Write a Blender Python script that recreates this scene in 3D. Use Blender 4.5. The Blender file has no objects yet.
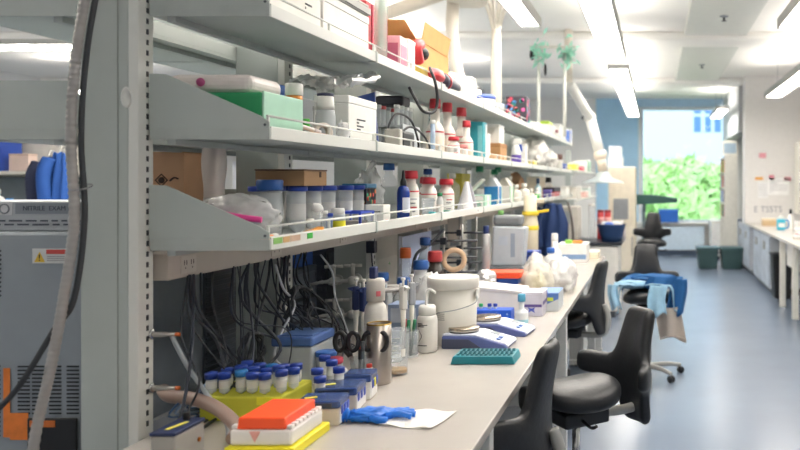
import bpy, bmesh, math, random
from mathutils import Vector, Matrix, noise
R = random.Random(7)
C = bpy.context.scene.collection
scn = bpy.context.scene

# ---------------------------------------------------------------- camera, sky, sun, exposure
FPX = 800.0; EYE = 1.635; CX, CY = 655.0, 182.0
cd = bpy.data.cameras.new('camera'); cam = bpy.data.objects.new('camera', cd); C.objects.link(cam)
cam.location = (0, 0, EYE); cam.rotation_euler = (math.pi/2, 0, 0)
cd.sensor_fit = 'HORIZONTAL'; cd.sensor_width = 36.0; cd.lens = 36.0*FPX/800.0
cd.shift_x = (400-CX)/800.0; cd.shift_y = -(225-CY)/800.0
cd.clip_start = 0.05; cd.clip_end = 400
cd.dof.use_dof = True; cd.dof.focus_distance = 3.1; cd.dof.aperture_fstop = 2.6
scn.camera = cam
scn.view_settings.view_transform = 'Standard'; scn.view_settings.look = 'None'
scn.view_settings.gamma = 1.0; scn.view_settings.use_curve_mapping = False
scn.view_settings.exposure = 0.42
w = bpy.data.worlds.new('sky'); scn.world = w; w.use_nodes = True
bg = w.node_tree.nodes['Background']; bg.inputs[0].default_value = (0.74, 0.87, 1.0, 1); bg.inputs[1].default_value = 1.7
sd = bpy.data.lights.new('sun', 'SUN'); sun = bpy.data.objects.new('sun', sd); C.objects.link(sun)
sd.energy = 1.5; sd.angle = 0.02; sd.color = (1.0, 0.97, 0.9); sun.rotation_euler = (math.radians(50), 0, math.radians(25))
LAMP = 17.5     # strength of the lamps' diffusers
try:
    scn.cycles.max_bounces = 8; scn.cycles.diffuse_bounces = 5; scn.cycles.transparent_max_bounces = 24
    scn.cycles.use_denoising = True; scn.cycles.sample_clamp_indirect = 6
except Exception: pass

def Xp(px, Y): return (px-CX)*Y/FPX
def Zp(py, Y): return EYE-(py-CY)*Y/FPX
def Yx(px, X): return FPX*X/(px-CX)
BENCH = 0.91
def Yb(py): return (EYE-BENCH)*FPX/(py-CY)

# ---------------------------------------------------------------- materials
def lin(h):
    h = h.lstrip('#'); o = []
    for i in (0, 2, 4):
        c = int(h[i:i+2], 16)/255; o.append(c/12.92 if c <= .04045 else ((c+.055)/1.055)**2.4)
    return o
MC = {}
def M(h, rough=.5, metal=0.0, alpha=1.0, bump=0.0, var=.05, scale=14.0, emit=0.0, spec=.5, coat=0.0):
    k = (h, rough, metal, alpha, bump, var, scale, emit, spec, coat)
    if k in MC: return MC[k]
    m = bpy.data.materials.new('mat_%s_%d' % (h.lstrip('#'), len(MC))); m.use_nodes = True
    nt = m.node_tree; b = nt.nodes['Principled BSDF']; c = lin(h)
    tc = nt.nodes.new('ShaderNodeTexCoord'); nz = nt.nodes.new('ShaderNodeTexNoise')
    nz.inputs['Scale'].default_value = scale; nz.inputs['Detail'].default_value = 4
    nt.links.new(tc.outputs['Object'], nz.inputs['Vector'])
    rp = nt.nodes.new('ShaderNodeValToRGB')
    rp.color_ramp.elements[0].position = .3; rp.color_ramp.elements[1].position = .7
    rp.color_ramp.elements[0].color = [x*(1-var) for x in c]+[1]
    rp.color_ramp.elements[1].color = [min(1, x*(1+var)) for x in c]+[1]
    nt.links.new(nz.outputs['Fac'], rp.inputs['Fac']); nt.links.new(rp.outputs['Color'], b.inputs['Base Color'])
    b.inputs['Roughness'].default_value = rough; b.inputs['Metallic'].default_value = metal
    b.inputs['Specular IOR Level'].default_value = spec; b.inputs['Coat Weight'].default_value = coat
    if alpha < 1: b.inputs['Alpha'].default_value = alpha
    if emit > 0:
        b.inputs['Emission Color'].default_value = c+[1]; b.inputs['Emission Strength'].default_value = emit
    if bump > 0:
        bp = nt.nodes.new('ShaderNodeBump'); bp.inputs['Strength'].default_value = bump; bp.inputs['Distance'].default_value = .01
        nt.links.new(nz.outputs['Fac'], bp.inputs['Height']); nt.links.new(bp.outputs['Normal'], b.inputs['Normal'])
    MC[k] = m; return m

WHITE = M('#ecebe6', .45); OFFW = M('#e2dfd6', .5); CREAM = M('#d9d3c4', .55)
FRAME = M('#afb6b3', .5, var=.02); FRAMEL = M('#d8d9d4', .45, var=.02)
BLACK = M('#17181b', .45); DARK = M('#24272c', .5); STEEL = M('#b9b7b2', .28, 1.0); CHROME = M('#d5d5d5', .12, 1.0)
VINYL = M('#1f2125', .42, bump=.12, scale=60, var=.15)
BLUECAP = M('#1f3f9e', .4); LBLUECAP = M('#2f7fc4', .4); RED = M('#cf2f3e', .4); NAVY = M('#1b2f63', .4)
CLEAR = M('#dfe8ee', .08, alpha=.22); FROST = M('#dde3e8', .3, alpha=.5); FROSTW = M('#e9ebea', .35, alpha=.75)
CARD = M('#b98a5c', .8, var=.05); CARDD = M('#9a7350', .8); GREY = M('#8f959b', .5); LGREY = M('#b8bcc0', .5); DGREY = M('#4a4f56', .5)
YEL = M('#e6d92e', .5); TEAL = M('#0f8a94', .35); BLUE = M('#1c57c8', .4); GREEN = M('#1f8f57', .45); MINT = M('#a9d6bf', .5)
PAPER = M('#f0efea', .7); INK = M('#3b3d44', .6); ORANGE = M('#f0913a', .5)

# ---------------------------------------------------------------- mesh helpers
class MB:
    def __init__(s): s.bm = bmesh.new()
    def _xf(s, vs, rz=0, loc=None, rx=0, ry=0):
        mt = Matrix.Translation(loc or (0, 0, 0)) @ Matrix.Rotation(rz, 4, 'Z') @ Matrix.Rotation(ry, 4, 'Y') @ Matrix.Rotation(rx, 4, 'X')
        for v in vs: v.co = mt @ v.co
    def box(s, x0, x1, y0, y1, z0, z1, bev=0.0, seg=2):
        r = bmesh.ops.create_cube(s.bm, size=1.0); vs = r['verts']
        for v in vs: v.co = Vector(((x0+x1)/2+v.co.x*(x1-x0), (y0+y1)/2+v.co.y*(y1-y0), (z0+z1)/2+v.co.z*(z1-z0)))
        if bev > 0:
            es = list({e for v in vs for e in v.link_edges})
            bmesh.ops.bevel(s.bm, geom=es, offset=min(bev, .45*min(x1-x0, y1-y0, z1-z0)), segments=seg, affect='EDGES', profile=.5)
        return s
    def cbox(s, c, sz, rz=0, rx=0, ry=0, bev=0.0):
        t = MB(); t.box(-sz[0]/2, sz[0]/2, -sz[1]/2, sz[1]/2, -sz[2]/2, sz[2]/2, bev); t._xf(t.bm.verts, rz, c, rx, ry); return s._join(t)
    def _join(s, t):
        me = bpy.data.meshes.new('join'); t.bm.to_mesh(me); t.bm.free(); s.bm.from_mesh(me); bpy.data.meshes.remove(me); return s
    def lathe(s, prof, c=(0, 0, 0), seg=20, rx=0, ry=0, rz=0, smooth=True, closed=False):
        rings = []
        for r, z in prof:
            if r < 1e-6: rings.append([s.bm.verts.new((0, 0, z))])
            else: rings.append([s.bm.verts.new((r*math.cos(2*math.pi*k/seg), r*math.sin(2*math.pi*k/seg), z)) for k in range(seg)])
        prs = list(zip(rings, rings[1:]))
        if closed: prs.append((rings[-1], rings[0]))
        for a, b in prs:
            for k in range(seg):
                k2 = (k+1) % seg
                f = [a[k] if len(a) > 1 else a[0], a[k2] if len(a) > 1 else None, b[k2] if len(b) > 1 else b[0], b[k] if len(b) > 1 else None]
                f = [x for x in f if x is not None]
                if len(set(f)) > 2:
                    fc = s.bm.faces.new(f); fc.smooth = smooth
        s._xf([v for r_ in rings for v in r_], rz, c, rx, ry); return s
    def cyl(s, r, z0, z1, c=(0, 0, 0), seg=20, r2=None, **k):
        r2 = r if r2 is None else r2; e = min(.12*min(r, r2), .1*abs(z1-z0))
        return s.lathe([(0, z0), (r-e, z0), (r, z0+e), (r2, z1-e), (r2-e, z1), (0, z1)], c, seg, **k)
    def tube(s, pts, r, seg=8, sub=6, cap=True, rr=None):
        P = [Vector(p) for p in pts]
        if sub > 1 and len(P) > 2:
            Q = []
            for i in range(len(P)-1):
                p0 = P[max(i-1, 0)]; p1 = P[i]; p2 = P[i+1]; p3 = P[min(i+2, len(P)-1)]
                for j in range(sub):
                    t = j/sub
                    Q.append(.5*((2*p1)+(p2-p0)*t+(2*p0-5*p1+4*p2-p3)*t*t+(3*p1-p0-3*p2+p3)*t**3))
            Q.append(P[-1]); P = Q
        n = len(P); up = None; rings = []
        for i in range(n):
            d = (P[min(i+1, n-1)]-P[max(i-1, 0)])
            if d.length < 1e-9: d = Vector((0, 0, 1))
            d.normalize()
            if up is None: up = d.orthogonal().normalized()
            up = (up-d*up.dot(d))
            if up.length < 1e-6: up = d.orthogonal()
            up.normalize(); sd_ = d.cross(up)
            ri = r if rr is None else rr(i/(n-1))
            rings.append([s.bm.verts.new(P[i]+ri*(math.cos(2*math.pi*k/seg)*up+math.sin(2*math.pi*k/seg)*sd_)) for k in range(seg)])
        for a, b in zip(rings, rings[1:]):
            for k in range(seg):
                f = s.bm.faces.new([a[k], a[(k+1) % seg], b[(k+1) % seg], b[k]]); f.smooth = True
        if cap:
            s.bm.faces.new(list(reversed(rings[0]))); s.bm.faces.new(rings[-1])
        return s
    def prism(s, poly, axis, a, b, bev=0):
        # poly of 2-D points, extruded along axis from a to b
        def mk(p, t):
            return {'x': (t, p[0], p[1]), 'y': (p[0], t, p[1]), 'z': (p[0], p[1], t)}[axis]
        A = [s.bm.verts.new(mk(p, a)) for p in poly]; B = [s.bm.verts.new(mk(p, b)) for p in poly]; n = len(poly)
        fs = [s.bm.faces.new(A), s.bm.faces.new(list(reversed(B)))]
        for i in range(n): fs.append(s.bm.faces.new([A[i], B[i], B[(i+1) % n], A[(i+1) % n]]))
        if bev > 0:
            es = list({e for f in fs for e in f.edges})
            bmesh.ops.bevel(s.bm, geom=es, offset=bev, segments=2, affect='EDGES', profile=.5)
        return s
    def grid(s, fn, nu, nv, smooth=True, closeu=False):
        V = [[s.bm.verts.new(fn(i/(nu-1 if not closeu else nu), j/(nv-1))) for j in range(nv)] for i in range(nu)]
        for i in range(nu if closeu else nu-1):
            for j in range(nv-1):
                f = s.bm.faces.new([V[i][j], V[(i+1) % nu][j], V[(i+1) % nu][j+1], V[i][j+1]]); f.smooth = smooth
        return s
    def blob(s, c, sz, amp=.15, freq=3.0, sub=3, seed=0, flat=None):
        vs = bmesh.ops.create_icosphere(s.bm, subdivisions=sub, radius=1.0)['verts']
        for v in vs:
            d = v.co.normalized(); k = 1+amp*noise.noise(d*freq+Vector((seed, seed*.7, 0)))+amp*.6*noise.noise(d*freq*2.6+Vector((0, seed, 3)))
            p = d*k
            v.co = Vector((c[0]+p.x*sz[0], c[1]+p.y*sz[1], c[2]+p.z*sz[2]))
            if flat is not None and v.co.z < flat: v.co.z = flat
            for f in v.link_faces: f.smooth = True
        return s
    def done(s, name):
        bmesh.ops.recalc_face_normals(s.bm, faces=s.bm.faces)
        me = bpy.data.meshes.new(name); s.bm.to_mesh(me); s.bm.free(); return me

def obj(name, mb, mat, parent=None, loc=None, rz=0):
    o = bpy.data.objects.new(name, mb.done(name) if isinstance(mb, MB) else mb); C.objects.link(o)
    if not o.data.materials: o.data.materials.append(mat)
    if parent: o.parent = parent
    if loc: o.location = loc
    o.rotation_euler.z = rz
    return o
def T(name, label, cat, loc=(0, 0, 0), rz=0, group=None):
    o = bpy.data.objects.new(name, None); C.objects.link(o); o.empty_display_size = .05
    o.location = loc; o.rotation_euler = (0, 0, rz); o['label'] = label; o['category'] = cat
    if group: o['group'] = group
    return o
def S(name, mb, mat, label, cat, loc=(0, 0, 0), rz=0, group=None):
    o = obj(name, mb, mat, None, loc, rz); o['label'] = label; o['category'] = cat
    if group: o['group'] = group
    return o
def struct(name, mb, mat, parent=None):
    o = obj(name, mb, mat, parent)
    if not parent: o['kind'] = 'structure'
    return o
def stext(name, body, size, mat, parent, loc, rx=math.pi/2, rz=0, ext=.0006, align='CENTER'):
    cu = bpy.data.curves.new(name, 'FONT'); cu.body = body; cu.size = size; cu.extrude = ext; cu.align_x = align; cu.align_y = 'CENTER'
    t = bpy.data.objects.new(name, cu); C.objects.link(t)
    dg = bpy.context.evaluated_depsgraph_get(); me = bpy.data.meshes.new_from_object(t.evaluated_get(dg))
    bpy.data.objects.remove(t); me.materials.clear()
    o = obj(name, me, mat, parent, loc); o.rotation_euler = (rx, 0, rz); return o
def bake(o):
    dg = bpy.context.evaluated_depsgraph_get(); me = bpy.data.meshes.new_from_object(o.evaluated_get(dg))
    o.modifiers.clear(); o.data = me; return o
def copy_tree(o, parent=None):
    c = o.copy(); C.objects.link(c); c.parent = parent
    for ch in list(o.children): copy_tree(ch, c)
    return c
def scribble(w_, h_, n, seed, th=.0012):
    # rows of short printed marks on a label facing -Y, centred on the origin
    mb = MB(); r = random.Random(seed)
    for i in range(n):
        z = h_/2-h_*(i+.5)/n; x = -w_/2
        while x < w_/2-.01*w_:
            l = w_*r.uniform(.04, .14); mb.box(x, min(x+l, w_/2), -th/2, th/2, z-h_/n*.22, z+h_/n*.22); x += l+w_*.03
            if r.random() < .06: break
    return mb
ORD = ['first', 'second', 'third', 'fourth', 'fifth', 'sixth', 'seventh', 'eighth', 'ninth', 'tenth', 'eleventh', 'twelfth', 'thirteenth', 'fourteenth', 'fifteenth', 'sixteenth', 'seventeenth', 'eighteenth']

# ---------------------------------------------------------------- generic things
def box(name, label, cat, loc, sz, mat, rz=0, group=None, bev=.004, panel=None, lid=None, marks=None, tape=None):
    """carton: body, optional lid, printed panel on the aisle side (+X) or camera side (-Y)"""
    t = T(name, label, cat, loc, rz, group); a, b, c = sz
    zt = c-(lid[1] if lid else 0)
    obj('body', MB().box(-a/2, a/2, -b/2, b/2, 0, zt, bev), mat, t)
    if lid: obj('lid', MB().box(-a/2-.002, a/2+.002, -b/2-.002, b/2+.002, zt, c, bev), lid[0], t)
    if panel:      # (side, material, v0, v1, u0, u1)
        for (sd_, pm, u0, u1, v0, v1) in panel:
            if sd_ == 'x': obj('label', MB().box(a/2, a/2+.001, -b/2+u0*b, -b/2+u1*b, c*v0, c*v1), pm, t)
            elif sd_ == 'y': obj('label', MB().box(-a/2+u0*a, -a/2+u1*a, -b/2-.001, -b/2, c*v0, c*v1), pm, t)
            else: obj('label', MB().box(-a/2+u0*a, -a/2+u1*a, -b/2+v0*b, -b/2+v1*b, c, c+.001), pm, t)
    if marks:
        for (sd_, u, v, w_, h_, n, seed) in marks:
            o = obj('print', scribble(w_, h_, n, seed), INK, t)
            if sd_ == 'x': o.location = (a/2+.0012, -b/2+u*b, c*v); o.rotation_euler.z = math.pi/2
            else: o.location = (-a/2+u*a, -b/2-.0012, c*v)
    return t
def bottle(name, label, cat, loc, r, h, neck=.4, cap=None, cap_h=.03, cap_r=None, mat=WHITE, lab=None, group=None, shoulder=.72, band=None, fill=None, neck_h=None):
    """round bottle: body, cap, paper label, optional tamper band and liquid"""
    t = T(name, label, cat, loc, 0, group)
    hb = h-cap_h; nr = r*neck; zs = hb*shoulder; zn = hb*(shoulder+.18) if neck_h is None else hb-neck_h
    obj('body', MB().lathe([(0, 0), (r*.94, 0), (r, .03*h), (r, zs), (r*.93, zs+.3*(zn-zs)), (nr*1.25, zn-.1*(zn-zs)), (nr, zn), (nr, hb), (0, hb)]), mat, t)
    if fill: obj('liquid', MB().lathe([(0, .004), (r*.9, .004), (r*.93, .02*h), (r*.93, zs*fill[1]), (0, zs*fill[1])]), fill[0], t)
    if cap:
        cr = cap_r or nr*1.25; n = 24
        obj('cap', MB().lathe([(0, hb-.004), (cr, hb-.004), (cr*1.02, hb+.3*cap_h), (cr*.97, h-.1*cap_h), (cr*.88, h), (0, h)], seg=n), cap, t)
    if band: obj('band', MB().lathe([(r*1.003, zs*.96), (r*1.012, zs*.97), (r*1.012, zs*1.0), (r*1.0, zs*1.01)]), band, t)
    if lab:
        obj('label', MB().lathe([(r*1.005, zs*lab[1]), (r*1.012, zs*lab[1]+.001), (r*1.012, zs*lab[2]-.001), (r*1.005, zs*lab[2])]), lab[0], t)
    return t
def falcon(label, loc, r=.0165, h=.115, cap=BLUECAP, group=None, name='centrifuge_tube', body=FROST):
    t = T(name, label, 'tube', loc, 0, group)
    obj('tube_body', MB().lathe([(0, 0), (r*.25, .002), (r*.95, .14*h), (r*.97, .2*h), (r, h-.016), (0, h-.016)], seg=16), body, t)
    obj('cap', MB().lathe([(0, h-.018), (r*1.2, h-.018), (r*1.22, h-.004), (r*1.15, h), (0, h)], seg=18), cap, t)
    obj('graduation', MB().lathe([(r*1.002, .3*h), (r*1.012, .31*h), (r*1.012, .62*h), (r*1.002, .63*h)], seg=16), M('#f3f3f1', .4, alpha=.55), t)
    return t
def cable(label, pts, r, mat, cat='cable', name='cable', group=None, seg=7):
    c = Vector(pts[-1])
    return S(name, MB().tube([Vector(p)-c for p in pts], r, seg=seg), mat, label, cat, tuple(c), 0, group)

# ================================================================ THE SETTING
CEIL = 3.5; BW = 18.0; XL, XR, YN = -11.0, 4.6, -3.5
WX0, WX1, WZ0, WZ1 = -.315, 1.80, .735, 3.30
def floor_mat():
    m = M('#717d8f', .27, var=.05, scale=1.4, spec=.6); return m
struct('floor', MB().box(XL, XR, YN, BW, -.1, 0), floor_mat())
CEILM = M('#f6f4ef', .7, var=.015, scale=3)
struct('ceiling', MB().box(XL, XR, YN, BW+.2, CEIL, CEIL+.15), CEILM)
WALLM = M('#e7e7e4', .7, var=.02, scale=2); BLUEW = M('#a3cdea', .55, var=.04, scale=3)
struct('wall_left', MB().box(XL-.15, XL, YN, BW, 0, CEIL), WALLM)
struct('wall_right', MB().box(XR, XR+.15, YN, BW, 0, CEIL), WALLM)
struct('wall_near', MB().box(XL, XR, YN-.15, YN, 0, CEIL), WALLM)
mb = MB(); mb.box(XL, WX0, BW, BW+.2, 0, CEIL); mb.box(WX1, XR, BW, BW+.2, 0, CEIL)
mb.box(WX0, WX1, BW, BW+.2, 0, WZ0); mb.box(WX0, WX1, BW, BW+.2, WZ1, CEIL)
struct('wall_far', mb, WALLM)
struct('trim_1', MB().box(-1.32, WX0-.06, BW-.06, BW, .75, CEIL-.001), BLUEW)      # blue panelling left of the window
struct('trim_2', MB().box(WX0-.06, WX1+.1, BW-.05, BW, WZ1+.02, CEIL-.001), M('#9fc0d8', .5))
win = struct('window_1', MB().box(WX0, WX0+.05, BW-.03, BW+.12, WZ0, WZ1).box(WX1-.05, WX1, BW-.03, BW+.12, WZ0, WZ1)
   .box(WX0+.05, WX1-.05, BW-.03, BW+.12, WZ1-.05, WZ1).box(WX0+.05, WX1-.05, BW-.03, BW+.12, WZ0, WZ0+.05), M('#cfdbe4', .4))
def glass_mat():
    m = bpy.data.materials.new('window_glass'); m.use_nodes = True; nt = m.node_tree; nt.nodes.clear()
    o = nt.nodes.new('ShaderNodeOutputMaterial'); mx = nt.nodes.new('ShaderNodeMixShader'); g = nt.nodes.new('ShaderNodeBsdfGlossy')
    t = nt.nodes.new('ShaderNodeBsdfTransparent'); f = nt.nodes.new('ShaderNodeFresnel'); f.inputs[0].default_value = 1.12; g.inputs['Roughness'].default_value = .02
    t.inputs[0].default_value = (.93, .98, 1, 1)
    nt.links.new(f.outputs[0], mx.inputs[0]); nt.links.new(t.outputs[0], mx.inputs[1]); nt.links.new(g.outputs[0], mx.inputs[2])
    nt.links.new(mx.outputs[0], o.inputs[0]); return m
struct('pane', MB().box(WX0+.05, WX1-.05, BW+.04, BW+.05, WZ0+.05, WZ1-.05), glass_mat(), win)
struct('sill', MB().box(WX0-.08, WX1+.1, BW-.18, BW-.031, WZ0-.04, WZ0, .008), WHITE, win)
struct('baseboard_far', MB().box(-3.4, WX1+1.2, BW-.03, BW-.001, 0, .1), M('#5d6f86', .5))
# ceiling: cross beams, soffit strip with sprinkler heads
struct('trim_3', MB().box(XL, XR, 9.9, 10.5, CEIL-.1, CEIL-.001, .03), CEILM)
struct('trim_4', MB().box(XL, XR, 14.3, 14.9, CEIL-.1, CEIL-.001, .03), CEILM)
struct('trim_5', MB().box(.36, 1.13, 3.0, 9.85, CEIL-.06, CEIL-.002, .01), M('#d9dad4', .6, var=.02))
struct('trim_6', MB().box(.36, 1.13, 10.55, 14.25, CEIL-.06, CEIL-.002, .01), M('#d9dad4', .6, var=.02))
for k, (x, y, lb) in enumerate(((.75, 8.7, 'small sprinkler head on the ceiling strip, nearest the camera'), (.72, 12.3, 'small sprinkler head on the ceiling strip beyond the first beam'))):
    t = T('sprinkler_head', lb, 'sprinkler', (x, y, CEIL-.06), 0, 'ceiling sprinklers')
    obj('rosette', MB().lathe([(0, 0), (.05, 0), (.045, -.012), (.02, -.018), (0, -.018)]), GREY, t)
    obj('nozzle', MB().lathe([(0, -.018), (.012, -.018), (.012, -.05), (.03, -.052), (.03, -.056), (0, -.056)]), DGREY, t)

# lamps: suspended linear fittings
def lamp(label, x0, x1, y0, y1, n, z=2.98, along='y', group='suspended ceiling lamps', k_=1.0):
    t = T('pendant_light', label, 'lamp', ((x0+x1)/2, (y0+y1)/2, z), 0, group)
    hx, hy = (x1-x0)/2, (y1-y0)/2
    obj('housing', MB().box(-hx, hx, -hy, hy, .012, .07, .006), M('#b4b4b2', .5), t)
    obj('side_trim', MB().box(-hx-.012, -hx-.0005, -hy, hy, -.022, .072, .003), M('#9a9a98', .5), t); obj('side_trim', MB().box(hx+.0005, hx+.012, -hy, hy, -.022, .072, .003), M('#9a9a98', .5), t)
    E = M('#fff8ee', .5, emit=LAMP*k_, var=0)
    for k in range(n):
        if along == 'y': a = -hy+2*hy*k/n+.02; b = -hy+2*hy*(k+1)/n-.02; mb = MB().box(-hx+.015, hx-.015, a, b, -.004, .011)
        else: a = -hx+2*hx*k/n+.02; b = -hx+2*hx*(k+1)/n-.02; mb = MB().box(a, b, -hy+.015, hy-.015, -.004, .011)
        obj('diffuser', mb, E, t)
    up = MB().box(-hx+.03, hx-.03, -hy+.05, hy-.05, .0705, .076)
    obj('uplight', up, M('#fff8f0', .5, emit=LAMP*.5*k_, var=0), t)
    for s in (-1, 1):
        p = (0, s*hy*.8) if along == 'y' else (s*hx*.8, 0)
        obj('suspension_wire', MB().tube([(p[0], p[1], .076), (p[0], p[1], CEIL-z)], .003, 5), GREY, t)
lamp('long suspended strip lamp over the aisle, nearer of the two in line', -.555, -.325, 3.0, 8.75, 4)
lamp('long suspended strip lamp over the aisle running on toward the window', -.555, -.325, 9.6, 16.4, 4)
lamp('suspended strip lamp hanging over the bench shelving', -1.14, -.99, 2.4, 6.9, 3, k_=.8)
lamp('suspended strip lamp above the right-hand counter, beside the white wall', 1.74, 1.98, 7.4, 12.66, 3)
lamp('bright strip lamp cut by the top right corner of the frame', 1.07, 1.32, 2.6, 6.94, 3)
lamp('short strip lamp hanging in front of the window', 1.16, 1.36, 14.9, 16.8, 1)
lamp('long strip lamp crossing the far left side above the shelving', -9.2, -4.6, 7.9, 8.15, 3, along='x')
lamp('strip lamp over the far left laboratory, deeper in the room', -9.2, -2.6, 11.9, 12.15, 4, along='x', k_=1.5)
lamp('unseen strip lamp added behind the camera over the left bays', -5.2, -4.9, -1.5, 4.5, 3, k_=.6)  # out-of-view fitting added as fill light for the room
lamp('unseen strip lamp added behind the camera over the aisle', .2, .5, -2.6, 1.6, 2, k_=.45)  # also unseen, added as fill on the faces toward the camera
lamp('strip lamp added as fill over the back bench of the island', -3.3, -3.05, 1.5, 11.0, 5, k_=1.4)  # added fill lamp, run forward to brighten the inside of the shelving

# white wall block standing on the right
WB = 14.08
struct('wall_partition', MB().box(1.584, XR-.001, WB, WB+.35, .915, CEIL-.001), M('#e4e2e0', .65, var=.02))
struct('wall_side', MB().box(1.53, 1.75, WB+.6, BW-.001, 2.55, CEIL-.001), M('#c2c4c6', .6))

# ================================================================ ISLAND: posts, shelves, raceway, bench
SX0, SX1 = -1.45, -1.10            # shelf back and front edge
LEV = {'lowest': 1.477, 'middle': 1.795, 'top': 2.147}; LIP = .036
BAYS = [2.29, 3.17, 4.13, 5.14, 6.15, 7.2, 8.25, 9.35, 10.6]
def slots(mb, x0, x1, y, z0, z1, n, hz=.011):
    for k in range(n):
        z = z0+(z1-z0)*(k+.5)/n; mb.box(x0, x1, y-.0045, y+.0045, z-hz, z+hz)
def upright(y, label, first=False):
    t = T('shelf_upright', label, 'upright', (-1.548, y, 0), 0, 'uprights of the shelving')
    hw = .098
    mb = MB(); mb.box(-hw+(.03 if first else 0), hw-.03, -.03, .035, 0, CEIL-.3 if first else 2.20, .004)
    obj('column', mb, FRAME, t)
    obj('slotted_strip', MB().box(hw-.0295, hw-.001, -.034, .035, 0, CEIL-.3 if first else 2.20, .003), FRAMEL, t)
    sm = MB(); slots(sm, hw-.0015, hw+.0008, .006, .93, 2.2, 42, .0075); obj('slot_row', sm, M('#3c4044', .6), t)
    if first:
        obj('seam', MB().box(.036, .0385, -.0315, -.029, 0, CEIL-.3), M('#8f958f', .6), t)
        pl = MB().lathe([(0, 0), (.022, 0), (.022, .003), (.018, .005), (.015, .003), (0, .003)], (0, 0, 0), 24, rx=math.pi/2)
        p = obj('oval_plug', pl, FRAMEL, t, (.064, -.031, 1.873)); p.scale = (.75, 1, 1.35)
    return t
upright(2.28, 'broad grey-green steel post at the near end of the shelving, with an oval plug', True)
for k, y in enumerate(BAYS[1:]):
    upright(y+.0, '%s slim grey shelf upright behind the broad near post' % ORD[k])

def shelf(lev, k, y0, y1, side=1):
    z = LEV[lev]; L = y1-y0
    if side > 0: lb = '%s grey shelf tray with white front lip, %s bay from the near post' % (lev, ORD[k])
    else: lb = '%s back-to-back shelf tray behind the posts, %s bay from the near end' % (lev, ORD[k])
    t = T('shelf', lb, 'shelf', (-1.548, (y0+y1)/2, z), 0 if side > 0 else math.pi, '%s shelves, %s side' % (lev, 'aisle' if side > 0 else 'far'))
    h = L/2-.003; x0 = .1; x1 = .448
    obj('tray', MB().box(x0, x1-.004, -h, h, -LIP, -LIP+.012), FRAME, t)
    obj('front_lip', MB().box(x1-.004, x1, -h, h, -LIP-.002, 0, .0015).box(x1-.02, x1-.0041, -h, h, -.003, 0), FRAMEL, t)
    obj('back_lip', MB().box(x0, x0+.006, -h, h, -LIP+.0125, .02), FRAME, t)
    obj('front_rail', MB().tube([(x1-.012, -h, .03), (x1-.012, h, .03)], .0035, 8, 1), FRAMEL, t)
    for q in range(3): obj('rail_post', MB().box(x1-.0155, x1-.0085, -h+.006+q*(L-.02)/2-.0035, -h+.006+q*(L-.02)/2+.0035, 0, .027), FRAMEL, t)
    if side > 0:
        obj('joint_bracket', MB().box(x1-.03, x1+.004, h-.016, h+.002, -LIP-.006, .004, .003), FRAME, t)
    # underside hat rail
    um = MB().box(x0+.05, x0+.075, -h, h, -LIP-.018, -LIP-.0005)
    obj('underside_rail', um, M('#a6acab', .5), t)
    if k == 0 or side < 0:
        ey = -h-.002 if side > 0 else h+.002
        hz = .15 if side > 0 else .13
        mb = MB()
        if side > 0: mb.prism([(x0+.002, -.006), (x0+.002, hz), (x0+.05, hz-.002), (x1-.03, .03), (x1-.003, .012), (x1-.003, -.006)], 'y', ey-.004, ey+.0005)
        else: mb.prism([(x0+.002, -.006), (x0+.002, hz), (x1, hz), (x1, -.006)], 'y', ey-.0005, ey+.004)
        obj('end_panel', mb, FRAME, t)
        obj('end_edge', MB().box(x0+.006, x1-.001, min(ey, ey-.006 if side > 0 else ey+.006), max(ey, ey-.006 if side > 0 else ey+.006), -LIP-.002, -.0065), M('#aeb4b1', .5), t)
        if side > 0: obj('screw', MB().cyl(.004, 0, .003, (x1-.014, ey-.0041, .004), 10, rx=math.pi/2), DGREY, t)
    return t
for lev in ('lowest', 'middle', 'top'):
    for k in range(8):
        s_ = shelf(lev, k, BAYS[k], BAYS[k+1])
        if lev == 'lowest' and k == 0:
            for (a, b, mm) in ((-.425, -.37, '#7fb65a'), (-.365, -.32, '#c9a06a'), (-.315, -.25, '#c6a78f'), (-.20, -.16, '#35b53c')):
                obj('shelf_tag', MB().box(.4481, .449, a, b, -.022, -.004), M(mm, .5), s_)
    for k in range(1 if lev == 'lowest' else 0, 7):
        shelf(lev, k, BAYS[k], BAYS[k+1], -1)
# further bay over the cross bench
for lev, z in (('lowest', 1.40), ('middle', 1.80)):
    t = T('shelf', '%s far shelf board beyond the long shelving, over the cross bench' % lev, 'shelf', (-1.28, 12.5, z), 0, 'far shelves')
    obj('board', MB().box(-.2, .24, -1.8, 1.8, -.03, 0, .003), FRAMEL, t); obj('front_rail', MB().tube([(.23, -1.8, .04), (.23, 1.8, .04)], .004, 8, 1), FRAMEL, t)
    obj('bracket', MB().box(-.2, .2, -1.83, -1.801, -.08, .0), FRAME, t)
t = T('shelf_upright', 'far upright pair carrying the shelf boards over the cross bench', 'upright', (-1.53, 12.5, 0))
for s in (-1.6, 1.6): obj('column', MB().box(-.05, .048, s-.03, s+.03, 0, 2.2), FRAME, t)

# beige power raceway under the lowest shelf
t = T('power_raceway', 'beige power raceway under the lowest shelf with grouped sockets', 'raceway', (-1.43, 2.31, 1.345))
obj('channel', MB().box(-.1, 0, .04, 8.2, 0, .078, .003), M('#c3bbb2', .5, var=.02), t)
for k, y in enumerate((.14, .16+.55, .16+1.2, .2+2.3, .2+3.3)):
    s_ = obj('socket_plate', MB().box(.0003, .003, y-.04, y+.04, .012, .066, .001), M('#cfc8bf', .5), t)
    hm = MB()
    for a in (-.018, .018):
        for b in (-.006, .006): hm.box(.0031, .0036, y+a+b-.0018, y+a+b+.0018, .038, .052)
        hm.box(.0031, .0036, y+a-.002, y+a+.002, .026, .031)
    obj('socket_holes', hm, M('#4c443f', .6), s_)

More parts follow.
